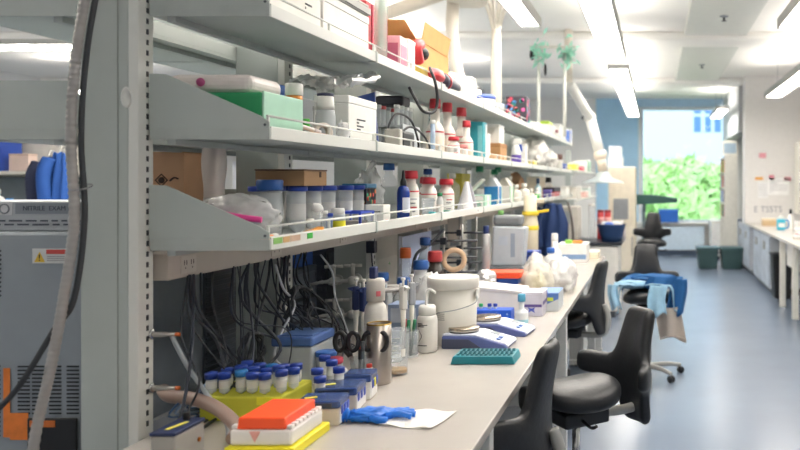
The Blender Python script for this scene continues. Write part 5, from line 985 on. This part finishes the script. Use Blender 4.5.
# glove and paper towel
t = T('nitrile_glove', 'crumpled bright blue nitrile glove on the bench before the tip boxes', 'glove', (-.865, 2.44, B), .25)
GL = M('#1672d8', .45, var=.1, bump=.15, scale=50)
gm = MB().blob((0, 0, .016), (.075, .042, .02), .22, 3.5, 4, 7, flat=.0006)
obj('palm', gm, GL, t)
for k, (a, l, dy) in enumerate(((-.18, .075, -.025), (-.05, .085, -.008), (.1, .08, .012), (.25, .065, .028))):
    obj('finger', MB().tube([(.045, dy, .014), (.045+l*.5*math.cos(a), dy+l*.5*math.sin(a), .021-.003*k), (.045+l*math.cos(a), dy+l*math.sin(a), .011)], .0105, 10, rr=lambda u: .0115*(1-.3*u)*(1+.1*math.sin(15*u))), GL, t)
obj('thumb', MB().tube([(-.0, -.03, .015), (.02, -.055, .014), (.05, -.062, .011)], .011, 10), GL, t)
obj('cuff', MB().tube([(-.05, .0, .016), (-.075, -.004, .02), (-.095, -.006, .014)], .014, 12, rr=lambda u: .017+.006*math.sin(20*u)), GL, t)
t = T('paper_towel', 'white folded paper towel lying beside the blue glove', 'paper towel', (-.72, 2.44, B), -.22)
obj('sheet', MB().grid(lambda u, v: (-.085+.17*u, -.085+.17*v, .004+.003*math.sin(9*u+4*v)+.004*u*v), 24, 24), M('#eceae6', .8, bump=.1, scale=80), t)
obj('lower_ply', MB().grid(lambda u, v: (-.08+.155*u, -.09+.17*v, .0008+.0015*math.sin(7*u+5*v)**2), 16, 16), M('#dedbd6', .8), t)

# ================================================================ BEHIND THE BENCH: dark equipment, cables, taps, stands
DK = M('#3c434d', .5); DK2 = M('#2b3038', .5)
def rackbox(name, label, cat, x0, x1, y0, y1, h, mat, slats=0, z=None, extra=None):
    z = BENCH+.0005 if z is None else z
    t = T(name, label, cat, ((x0+x1)/2, (y0+y1)/2, z), 0); a, b = (x1-x0)/2, (y1-y0)/2
    obj('housing', MB().box(-a, a, -b, b, 0, h, .006), mat, t)
    if slats:
        sm = MB()
        for k in range(slats): zz = h*(k+.7)/(slats+.6); sm.box(a+.0003, a+.003, -b+.02, b-.02, zz-h*.14/slats, zz+h*.14/slats).box(-a+.02, a-.02, -b-.003, -b-.0003, zz-h*.14/slats, zz+h*.14/slats)
        obj('vent_slats', sm, DK2, t)
    if extra: obj('front_panel', MB().box(a+.0003, a+.004, -b+.03, b-.03, h*.55, h*.9), extra, t); obj('indicator', MB().cyl(.006, 0, .003, (a+.0041, 0, h*.45), 10, ry=math.pi/2), M('#57d070', .4), t)
    return t
rackbox('computer_tower', 'dark slatted computer tower behind the cables under the raceway', 'computer', -2.05, -1.78, 3.50, 3.80, .36, DK, 14)
rackbox('power_unit', 'grey power unit beside the slatted tower behind the cables', 'instrument', -2.05, -1.75, 3.86, 4.14, .30, M('#5f6772', .5), 5, extra=M('#747d89', .4))
rackbox('storage_box', 'blue plastic box resting on grey power unit behind the cables', 'box', -1.98, -1.76, 3.90, 4.12, .10, M('#1f55ac', .45), z=BENCH+.301)
rackbox('amplifier', 'black equipment case with small green light behind the gas taps', 'instrument', -2.05, -1.75, 4.25, 4.68, .38, DK2, 6, extra=DK)
rackbox('instrument', 'white instrument cabinet with small grey socket beyond the gas taps', 'instrument', -2.1, -1.74, 4.76, 5.7, .43, M('#dcd9d2', .5), 0, extra=M('#cfccc5', .5))
rackbox('instrument', 'grey analyser farther along the back bench', 'instrument', -2.1, -1.76, 5.8, 6.6, .40, M('#8e949b', .5), 4)
rackbox('instrument', 'dark analyser at the far part of the back bench', 'instrument', -2.1, -1.76, 6.7, 7.9, .42, M('#666d76', .5), 4, extra=M('#a9b0b8', .4))
t = T('plastic_sheet', 'pale blue plastic board leaning behind the blue-capped bottles', 'board', (-1.405, 4.72, B)); obj('board', MB().box(-.008, .008, -.30, .28, 0, .42, .003), M('#b9cdf0', .35), t); obj('edge_strip', MB().box(-.010, .010, -.305, -.3005, 0, .425), M('#dfe6f4', .4), t)
t = T('instrument_cart', 'steel-blue cabinet side seen low behind near cables', 'cabinet', (-1.95, 3.30, 0)) if False else None

CB = M('#2a2e36', .5); CB2 = M('#363c48', .5)
r_ = random.Random(21)
def hang(y0, y1, n, label, grp, mats, rad):
    for k in range(n):
        a = r_.uniform(y0, y1); b = a+r_.uniform(-.4, .4); x = r_.uniform(-1.445, -1.42); x2 = r_.uniform(-1.42, -1.30)
        zt = 1.35
        pts = [(x, a, zt), (x+r_.uniform(-.01, .02), a+r_.uniform(-.05, .05), zt-r_.uniform(.06, .18)), (x2+r_.uniform(-.04, .03), (a+b)/2+r_.uniform(-.06, .06), r_.uniform(1.03, 1.13)), (x2, b, r_.uniform(.94, 1.0)), (x2+r_.uniform(-.05, .05), b+r_.uniform(-.18, .18), .918), (x2+r_.uniform(-.06, .04), b+r_.uniform(-.3, .3), .918)]
        cable(label, pts, r_.uniform(*rad), r_.choice(mats), group=grp)
hang(2.36, 3.30, 34, 'dark cable in the hanging tangle under the raceway, left of the pipettes', 'dark cables of the tangle', (CB, CB2, M('#232a3a', .5)), (.0022, .0055))
for k, (y, lb) in enumerate(((3.07, 'coil of black cable hanging above the blue-lidded foam box'), (2.72, 'smaller coil of dark cable in the middle of the tangle'))):
    S('cable_coil', MB().tube([Vector((.018*math.sin(2.3*i), .085*math.cos(i*.7)*(1+.05*math.sin(i*3)), .095*math.sin(i*.7)*(1+.05*math.cos(i*2))))*(1, .75)[k] for i in range(37)], .0055, 6, 4), CB, lb, 'cable', (-1.37, y, (1.14, 1.05)[k]))
cable('white cable winding down through the dark tangle', [(-1.40, 2.95, 1.33), (-1.385, 2.98, 1.24), (-1.36, 3.02, 1.17), (-1.37, 2.93, 1.08), (-1.36, 2.86, 1.01), (-1.33, 2.88, .96), (-1.31, 2.86, .918)], .0045, M('#c9cdd4', .5))
cable('second thin white cable by the far edge of the tangle', [(-1.40, 3.35, 1.33), (-1.38, 3.42, 1.25), (-1.36, 3.40, 1.15), (-1.37, 3.50, 1.05), (-1.35, 3.55, .93)], .004, M('#b9bec6', .5))
cable('pale grey tube slanting down behind the bench meter to the foam rack', [(-1.43, 2.36, 1.19), (-1.37, 2.34, 1.10), (-1.30, 2.32, 1.02), (-1.235, 2.30, .95), (-1.205, 2.26, .917)], .0065, M('#9aa1a8', .4), 'tube', 'flexible_tube')
for k in range(7):
    y = 2.34+.03*k
    cable('thin blue-grey wire lying in a tangle behind the foam rack', [(-1.42, y, .96), (-1.40+.02*math.sin(k), y+.06, 1.0), (-1.38, y-.07, .97), (-1.395, y+.1, .925), (-1.39, y-.12, .918)], .003, M(('#3f5d86', '#7890b0', '#2f4568')[k % 3], .5), 'wire', 'wire', 'thin wires of the tangle')
def nozzle(label, z):
    t = T('gas_nozzle', label, 'nozzle', (-1.4485, 2.30, z), 0, 'nozzles on the near post')
    obj('flange', MB().cyl(.014, 0, .006, seg=16, ry=math.pi/2), CHROME, t); obj('stem', MB().lathe([(0, .0065), (.007, .0065), (.0085, .03), (.006, .034), (.0075, .04), (.006, .046), (.006, .07), (0, .07)], seg=14, ry=math.pi/2), STEEL, t); obj('coloured_tip', MB().cyl(.006, .0705, .082, seg=12, ry=math.pi/2), M('#c9642f', .4), t)
nozzle('upper steel nozzle with rust-red tip on the near post', 1.197); nozzle('lower steel nozzle with rust-red tip on the near post', 1.043)
def tap(label, x, z, y=4.0985):
    t = T('gas_tap', label, 'tap', (x, y, z), 0, 'gas taps on the post'); t.scale = (1.2, 1.2, 1.2); STEEL = CHROME = M('#d3d2cd', .35, .35)
    obj('flange', MB().cyl(.022, 0, .008, seg=18, rx=math.pi/2), CHROME, t); obj('valve_body', MB().lathe([(0, .0085), (.012, .0085), (.014, .03), (.018, .04), (.018, .062), (.012, .07), (0, .07)], seg=16, rx=math.pi/2), STEEL, t)
    obj('stem', MB().cyl(.008, .018, .055, (0, -.05, 0), 12), CHROME, t)
    h = MB().cyl(.011, .0555, .068, (0, -.05, 0), 12)
    for k in range(4): a = k*math.pi/2+.4; h.tube([(0, -.05, .061), (.036*math.cos(a), -.05+.036*math.sin(a), .061)], .0065, 8, 1)
    obj('cross_handle', h, STEEL, t); obj('serrated_spout', MB().tube([(-.008, -.05, -.002), (-.05, -.062, -.004), (-.095, -.07, -.014)], .007, 10, 6, rr=lambda u: .009-.004*u+.001*math.sin(50*u)), STEEL, t)
tap('upper left gas tap with cross handle on the grey post', -1.622, 1.135); tap('upper right gas tap with cross handle on the grey post', -1.525, 1.14); tap('lower left gas tap with cross handle near the worktop', -1.618, .965); tap('lower right gas tap with cross handle near the worktop', -1.53, .968)
S('hanging_sensor', MB().box(-.022, .022, -.02, .02, -.03, .03, .004).tube([(0, 0, -.03), (.005, 0, -.1), (.01, .02, -.2), (.0, .03, -.3)], .004, 6), M('#20263a', .5), 'small dark box hanging from the raceway with a lead', 'sensor', (-1.41, 3.98, 1.312))
# scaffold stands with clamps beyond the pail
def stand(label, x, y, hgt, cols, seed):
    t = T('clamp_stand', label, 'stand', (x, y, B)); obj('base_plate', MB().box(-.08, .08, -.1, .1, 0, .015, .003), DGREY, t)
    for (dx, dy) in cols: obj('rod', MB().cyl(.007, .0155, hgt, (dx, dy, 0), 10), STEEL, t)
    for q, z in enumerate((.42, .60, .80)):
        zz = hgt*z; obj('clamp', MB().box(cols[0][0]-.018, cols[0][0]+.018, cols[0][1]-.018, cols[0][1]+.018, zz-.02, zz+.02, .005).tube([(cols[0][0]-.12, cols[0][1]-.02, zz), (cols[-1][0]+.09, cols[-1][1], zz)], .0065, 8, 1), M('#4a4d52', .4, .6), t)
    return t
stand('clamp stand with grey rods behind the pail', -1.17, 4.62, .48, ((-.05, .0), (.05, .03)), 1)
stand('second clamp stand with grey rods farther behind the pail', -1.20, 5.12, .50, ((-.05, .0), (.05, .03)), 2)
t = T('condenser', 'upright grey cylinder with dark cap by the clamp stand', 'cylinder', (-1.06, 5.02, B)); obj('cylinder', MB().cyl(.026, 0, .40, seg=18), M('#a5a6a6', .35, .3), t); obj('cap', MB().cyl(.018, .4005, .45, seg=14), NAVY, t)
t = T('condenser', 'upright clear-grey cylinder left of the tilted tank', 'cylinder', (-1.17, 5.55, B)); obj('cylinder', MB().cyl(.03, 0, .34, seg=18), M('#c3c8cc', .2, alpha=.7), t); obj('neck', MB().cyl(.018, .3405, .42, seg=14), LGREY, t)
S('tape_roll', MB().lathe([(.042, -.012), (.068, -.012), (.070, 0), (.068, .012), (.042, .012)], (0, 0, 0), 32, rx=math.pi/2, rz=.25, closed=True), M('#d6b596', .6), 'beige ring of tape hanging on the clamp stand behind pail', 'tape', (-1.135, 4.52, 1.195))
t = T('display_board', 'narrow white upright board between clamp stand and shelf', 'board', (-1.33, 5.35, B)); obj('panel', MB().box(-.05, .05, -.04, .04, 0, .52, .01), M('#e0dcd4', .5), t); obj('notch', MB().box(-.03, .03, -.042, -.0402, .3, .33), GREY, t)
cable('black hose curving up behind the tape ring', [(-1.31, 4.3, .93), (-1.30, 4.28, 1.1), (-1.29, 4.32, 1.24), (-1.25, 4.45, 1.29), (-1.22, 4.62, 1.36)], .009, CB, 'hose', 'hose')
cable('dark lead running down past the far shelf to the cross bench', [(-1.08, 9.9, 1.38), (-1.02, 9.7, 1.25), (-.98, 9.55, 1.05), (-.96, 9.42, .8), (-.92, 9.35, .55)], .016, M('#4a4440', .5), 'cable')
cable('dark loop of cable hanging under the far end of the lowest shelf', [(-1.2, 8.9, 1.40), (-1.14, 8.85, 1.2), (-1.16, 8.8, 1.02), (-1.3, 8.75, .99), (-1.42, 8.75, 1.0)], .013, M('#4f5358', .5), 'cable')
# brown carton and poster on the far-side shelf
t = T('cardboard_box', 'brown cardboard carton with hazard prints seen between the shelves', 'box', (-1.80, 2.98, 1.4785)); obj('carton', MB().box(-.16, .11, -.11, .1, 0, .265, .003), M('#d6a884', .8), t)
o = obj('print', scribble(.10, .06, 4, 33), M('#4d3a30', .7), t); o.location = (.0, -.112, .085)
pm = MB().lathe([(.019, 0), (.023, 0), (.023, .001), (.019, .001)], (-.03, -.111, .165), 20, rx=math.pi/2, closed=True); pm.lathe([(.019, 0), (.024, 0), (.024, .001), (.019, .001)], (.03, -.111, .163), 4, rx=math.pi/2, closed=True).cyl(.012, 0, .001, (.03, -.111, .163), 10, rx=math.pi/2).tube([(.06, -.1115, .16), (.075, -.1115, .172), (.09, -.1115, .168)], .003, 6)
obj('hazard_marks', pm, M('#4d3a30', .7), t)
t = T('notice', 'white notice with small pictures seen between lower shelves', 'notice', (-1.90, 3.72, 1.48)); obj('board', MB().box(-.06, .07, -.008, .008, .0, .25, .002), M('#dfe3ea', .5), t); obj('blue_picture', MB().box(.0, .02, -.0092, -.0082, .09, .12), M('#4a78c8', .5), t); obj('red_mark', MB().box(.02, .028, -.0092, -.0082, .05, .058), M('#c85a5a', .5), t); obj('grey_marks', MB().box(-.03, -.01, -.0092, -.0082, .16, .18).box(.02, .04, -.0092, -.0082, .17, .185), M('#a5adb8', .5), t)

# ================================================================ CROSS BENCH AT THE FAR END
t = T('cross_bench', 'white cabinet bench with black top beyond the long bench', 'bench', (-.98, 10.0, 0))
obj('cabinet', MB().box(-.55, .54, -.38, .4, .08, .874, .004), M('#d9d6cf', .5), t); obj('black_top', MB().box(-.58, .58, -.42, .42, .875, .91, .004), M('#2b3038', .35), t); obj('plinth', MB().box(-.5, .5, -.35, .35, 0, .079), DGREY, t)
for k in range(2): d = obj('door', MB().box(-.53+.53*k, -.02+.54*k, -.396, -.3805, .1, .86, .003), M('#dfdcd5', .5), t); obj('handle', MB().box(-.05+.06*k, -.04+.06*k, -.41, -.3965, .6, .72, .002), STEEL, d)
t = T('basin', 'dark blue basin heaped with white packets on the cross bench', 'basin', (-.53, 9.72, .9105)); obj('basin_wall', MB().lathe([(0, 0), (.12, 0), (.14, .08), (.175, .2), (.185, .215), (.17, .215), (.13, .06), (0, .02)], seg=28), M('#1f3a63', .4), t)
for k, (dx, dy, c, lb) in enumerate(((-.07, 0, '#e9e9ee', 'white packet heaped at the left in the dark blue basin'), (.05, .03, '#dfe6f2', 'pale blue packet in the middle of the dark blue basin'), (.08, -.07, '#e8e4e2', 'white packet at the front of the dark blue basin'), (-.02, -.09, '#5a7fd0', 'blue packet in the dark blue basin'))):
    t = T('packet', lb, 'packet', (-.53+dx, 9.72+dy, .9105+.15)); obj('body', MB().blob((0, 0, .06), (.06, .045, .035), .2, 3, 2, k), M(c, .5), t); obj('seal', MB().box(-.05, .05, -.012, .012, .085, .098, .003), WHITE, t)
for k, (x, lb) in enumerate(((-.69, 'left red canister behind the dark blue basin'), (-.60, 'right red canister behind the dark blue basin'))):
    t = T('canister', lb, 'canister', (x, 10.15, .9105), 0, 'red canisters'); obj('can', MB().cyl(.042, 0, .34, seg=18), M('#cf3d40', .4), t); obj('lid', MB().cyl(.043, .3405, .37, seg=18), M('#8d2a30', .4), t); obj('label', MB().lathe([(.0425, .2), (.0435, .2), (.0435, .28), (.0425, .28)], seg=18, closed=True), M('#e7a7a2', .5), t)
t = T('clear_cylinder', 'clear tall cylinder standing left of the red canisters', 'cylinder', (-.80, 10.1, .9105)); obj('tube_wall', MB().cyl(.04, 0, .42, seg=18), CLEAR, t); obj('cap', MB().cyl(.042, .4205, .45, seg=16), OFFW, t)
t = T('analyser', 'cream analyser on the cross bench behind the cables', 'instrument', (-1.20, 10.12, .9105)); obj('housing', MB().box(-.28, .25, -.2, .22, 0, .42, .02), M('#cfcac0', .5), t); obj('panel', MB().box(-.2, .15, -.206, -.2005, .2, .36), M('#aeb2b4', .4), t); obj('foot', MB().box(-.25, .22, -.19, .2, -.0003, .0), BLACK, t)
S('red_wash_bottle', MB().lathe([(0, 0), (.045, 0), (.045, .15), (.02, .2), (.02, .25), (0, .25)]), M('#e3dcdc', .4), 'white bottle with red mark right of the basin', 'bottle', (-.43+.02, 9.95, .9105))
t = T('tall_cabinet', 'tall cream freezer cabinet with grey control panel behind cross bench', 'cabinet', (-.50, 12.7, 0)); obj('body', MB().box(-.22, .2, -.4, .4, 0, 1.87, .015), M('#ddd3bf', .5), t); obj('grey_panel', MB().box(-.14, .09, -.408, -.4005, 1.06, 1.38, .003), M('#8c8f92', .4), t); obj('door', MB().box(-.21, .19, -.416, -.4085, .1, .95, .003), M('#e2d9c7', .5), t); obj('handle', MB().box(.14, .16, -.43, -.4165, .5, .8, .004), STEEL, t)
for k, (z, a, lb) in enumerate(((1.871, .19, 'lower of two white boxes on the tall cream cabinet'), (2.032, .16, 'upper of two white boxes on the tall cream cabinet'))): box('carton', lb, 'box', (-.62, 12.6, z), (a*1.2, .4, .16), M('#e9e9ea', .5), lid=(M('#d9dde4', .5), .03), group='boxes on the tall cabinet')
t = T('desk_arm', 'dark green sloping board jutting in front of the window', 'board', (-.10, 14.5, 0)); obj('stand', MB().box(-.13, -.07, -.2, .2, 0, 1.23), M('#5a6a70', .5), t); obj('board', MB().prism([(-.26, 1.2305), (-.26, 1.41), (.1, 1.40), (.50, 1.345), (.50, 1.265)], 'y', -.25, .25, .005), M('#28504c', .5), t)

# ================================================================ CHAIRS
def chair_meshes():
    xs = [-.275, -.2, -.125, -.06, 0, .06, .125, .2, .275]; zs = [-.27, -.19, -.11, -.05, .02, .08, .17, .26]
    fac = [.72, .88, 1.0, 1.15, 1.1, .95, .84, .78]
    bm = bmesh.new(); V = {}
    def v(i, j):
        if (i, j) not in V:
            x = xs[i]; z = zs[j]
            if abs(x) <= .126: x *= fac[j]
            else: z = -.01+(z+.03)*(.9 if abs(x) < .25 else .8)
            y = -2.1*x*x+.55*z*z-.03*z
            V[(i, j)] = bm.verts.new((x, y, z))
        return V[(i, j)]
    for i in range(8):
        for j in range(7):
            if (2 <= i <= 5) or j in (2, 3): bm.faces.new([v(i, j), v(i+1, j), v(i+1, j+1), v(i, j+1)])
    bmesh.ops.recalc_face_normals(bm, faces=bm.faces)
    me = bpy.data.meshes.new('backrest'); bm.to_mesh(me); bm.free()
    o = bpy.data.objects.new('tmp', me); C.objects.link(o)
    m = o.modifiers.new('s', 'SOLIDIFY'); m.thickness = .055; m.offset = 0
    m = o.modifiers.new('u', 'SUBSURF'); m.levels = 2; m.render_levels = 2
    bake(o); back = o.data; bpy.data.objects.remove(o)
    for p in back.polygons: p.use_smooth = True
    mb = MB()
    def seat(u, v_):
        a = 2*math.pi*u; ph = -math.pi/2+math.pi*v_
        cx = abs(math.cos(a))**.8*math.copysign(1, math.cos(a)); cy = abs(math.sin(a))**.8*math.copysign(1, math.sin(a))
        q = abs(math.cos(ph))**.45
        wx = .215*(1-.12*max(0, -cy)); x = wx*cx*q; y = .21*cy*q
        s_ = math.copysign(abs(math.sin(ph))**.8, math.sin(ph))
        z = .055*s_+(.35*y*y-.5*x*x+.15*max(0, y)**2)*(1 if s_ > 0 else .6)
        return (x, y, z)
    mb.grid(seat, 40, 18, closeu=True)
    return back, mb.done('seat')
BACKM, SEATM = chair_meshes()
GREYARM = M('#a9a9a6', .4, .3)
def make_chair(label, x, y, rz, seat_z=.66, tilt=-.04, bz=None, bo=.25, ss=1.0):
    t = T('task_chair', label, 'chair', (x, y, 0), rz, 'black saddle task chairs')
    o = obj('seat', SEATM, VINYL, t, (0, 0, seat_z-.03)); o.scale = (ss, ss, 1)
    b = obj('backrest', BACKM, VINYL, t, (0, bo, bz or (seat_z+.135))); b.rotation_euler.x = tilt
    obj('back_arm', MB().tube([(0, .06, seat_z-.13), (0, bo-.07, seat_z-.145), (0, bo+.04, seat_z-.12), (0, bo+.065, seat_z-.02), (0, bo+.035, seat_z+.08)], .022, 12), GREYARM, t)
    obj('mechanism', MB().box(-.09, .09, -.1, .12, seat_z-.16, seat_z-.095, .012), DARK, t)
    obj('lever', MB().tube([(.09, -.02, seat_z-.13), (.18, -.03, seat_z-.135), (.22, -.03, seat_z-.12)], .007, 8), BLACK, t)
    obj('gas_lift', MB().cyl(.018, .28, seat_z-.161, seg=16), CHROME, t); obj('lift_sleeve', MB().cyl(.027, .10, .279, seg=18), DARK, t)
    obj('hub', MB().lathe([(0, .06), (.05, .06), (.055, .09), (.035, .115), (0, .115)], seg=20), GREYARM, t)
    for k in range(5):
        a = k*2*math.pi/5+.3; c, s = math.cos(a), math.sin(a)
        l = obj('base_leg', MB().tube([(.04*c, .04*s, .085), (.17*c, .17*s, .088), (.30*c, .30*s, .07)], .02, 10, rr=lambda u: .023-.008*u), GREYARM, t)
        obj('caster', MB().cyl(.028, -.022, -.004, (.30*c, .30*s, .028), 16, rx=math.pi/2, rz=a).cyl(.028, .004, .022, (.30*c, .30*s, .028), 16, rx=math.pi/2, rz=a).cyl(.008, .028, .055, (.30*c, .30*s, 0), 8), BLACK, l)
    return t
HP = math.pi/2
make_chair('black chair tucked under the near bench, its back edge-on toward the camera', -.645, 2.86, -HP-.10, .68)
make_chair('black chair turned to the camera with empty saddle seat beside the bench', -.345, 3.50, -HP+.62, .745, bz=.80, bo=.315, ss=.88, tilt=-.09)
make_chair('black chair tucked under the bench in front of its second leg', -.64, 5.80, -HP-.25, .68)
make_chair('black chair in the aisle with blue garments draped on its seat', -.06, 6.75, .08, .70)
make_chair('black chair farther down the aisle before the dark green board', -.05, 11.4, -.1, .80)
# garments on the aisle chair
def drape(name, label, cat, loc, x0, x1, y0, y1, mat, drop, seed, top=.045, rz=0):
    def fn(u, v):
        x = x0+(x1-x0)*u; y = y0+(y1-y0)*v; ex = max(0, abs(x)-.20); ey = max(0, -y-.19)
        n = noise.noise(Vector((x*9+seed, y*9, 0)))*.018
        z = top-min(drop, ex*2.2+ey*2.2)+n+.35*y*y*.6
        sx = math.copysign(min(abs(x), .215+.10*min(1, ex*1.5))+n*.6, x); sy = y if ey == 0 else -.205-.04*min(1, ey)+n
        return (sx, sy, z)
    t = T(name, label, cat, loc, rz); g = obj('cloth', MB().grid(fn, 50, 40), mat, t); m = g.modifiers.new('s', 'SOLIDIFY'); m.thickness = .006; bake(g)
    obj('hem', MB().tube([Vector(fn(0, v/9))+Vector((-.003, 0, -.004)) for v in range(10)], .006, 6), mat, t); return t
drape('garment', 'deep blue garment draped over the aisle chair seat', 'garment', (-.05, 6.77, .70), -.24, .58, -.08, .2, M('#125086', .8, bump=.3, scale=30), .24, 1, .12)
drape('garment', 'light blue garment lying across the front of the aisle chair seat', 'garment', (-.07, 6.74, .705), -.38, .46, -.16, -.06, M('#8fb4cc', .8, bump=.3, scale=30), .22, 5, .075)
def fold(par, x0, x1, y, z1, z0, mat, seed):
    g = obj('hanging_fold', MB().grid(lambda u, v: (x0+(x1-x0)*u+.02*math.sin(3*v+seed), y-.02-.018*math.sin(9*u+seed)-.03*v, z1+(z0-z1)*v+.02*math.sin(6*u+seed)*v), 24, 14), mat, par)
    m = g.modifiers.new('s', 'SOLIDIFY'); m.thickness = .006; bake(g)
gs = [o for o in C.objects if o.name.startswith('garment')]
obj('crumpled_pile', MB().blob((.04, .06, .095), (.25, .11, .055), .25, 3, 4, 3), M('#125086', .8, bump=.3, scale=30), gs[0]); obj('crumpled_pile', MB().blob((-.12, -.05, .075), (.15, .08, .035), .25, 3, 4, 6), M('#8fb4cc', .8, bump=.3, scale=30), gs[1])
fold(gs[0], .15, .30, -.10, .13, -.16, M('#125086', .8, bump=.3, scale=30), 1); fold(gs[0], -.02, .22, -.12, .15, .05, M('#125086', .8, bump=.3, scale=30), 2)
fold(gs[1], .03, .17, -.23, .09, -.15, M('#8fb4cc', .8, bump=.3, scale=30), 3); fold(gs[1], -.30, -.21, -.17, .09, -.10, M('#8fb4cc', .8, bump=.3, scale=30), 4)
t = T('garment', 'beige cloth hanging below the aisle chair seat', 'garment', (.09, 6.62, .34)); obj('cloth', MB().grid(lambda u, v: (-.10+.22*u+.05*v, -.02+.03*math.sin(8*u+2*v), .26*(1-v)+.03*math.sin(5*u)*v), 20, 14), M('#b5aaa0', .8, bump=.2), t); obj('hem', MB().tube([(-.05, -.02, .0), (.06, -.01, .02), (.17, -.02, -.01)], .008, 6), M('#a89c92', .8), t)
coat('lab_coat', 'navy coat hanging under the far end of the lowest shelf', -1.07, 8.32, 1.40, .32, .60, M('#1c3563', .8), 3)
box('carton', 'grey box on the floor under the near bench', 'box', (-.95, 3.6, .0), (.4, .5, .42), M('#6d7178', .6), lid=(M('#7c8087', .6), .04))
box('carton', 'second grey box under the bench behind the saddle chair', 'box', (-.95, 4.35, .0), (.4, .4, .36), M('#575b63', .6), lid=(M('#666a72', .6), .04))
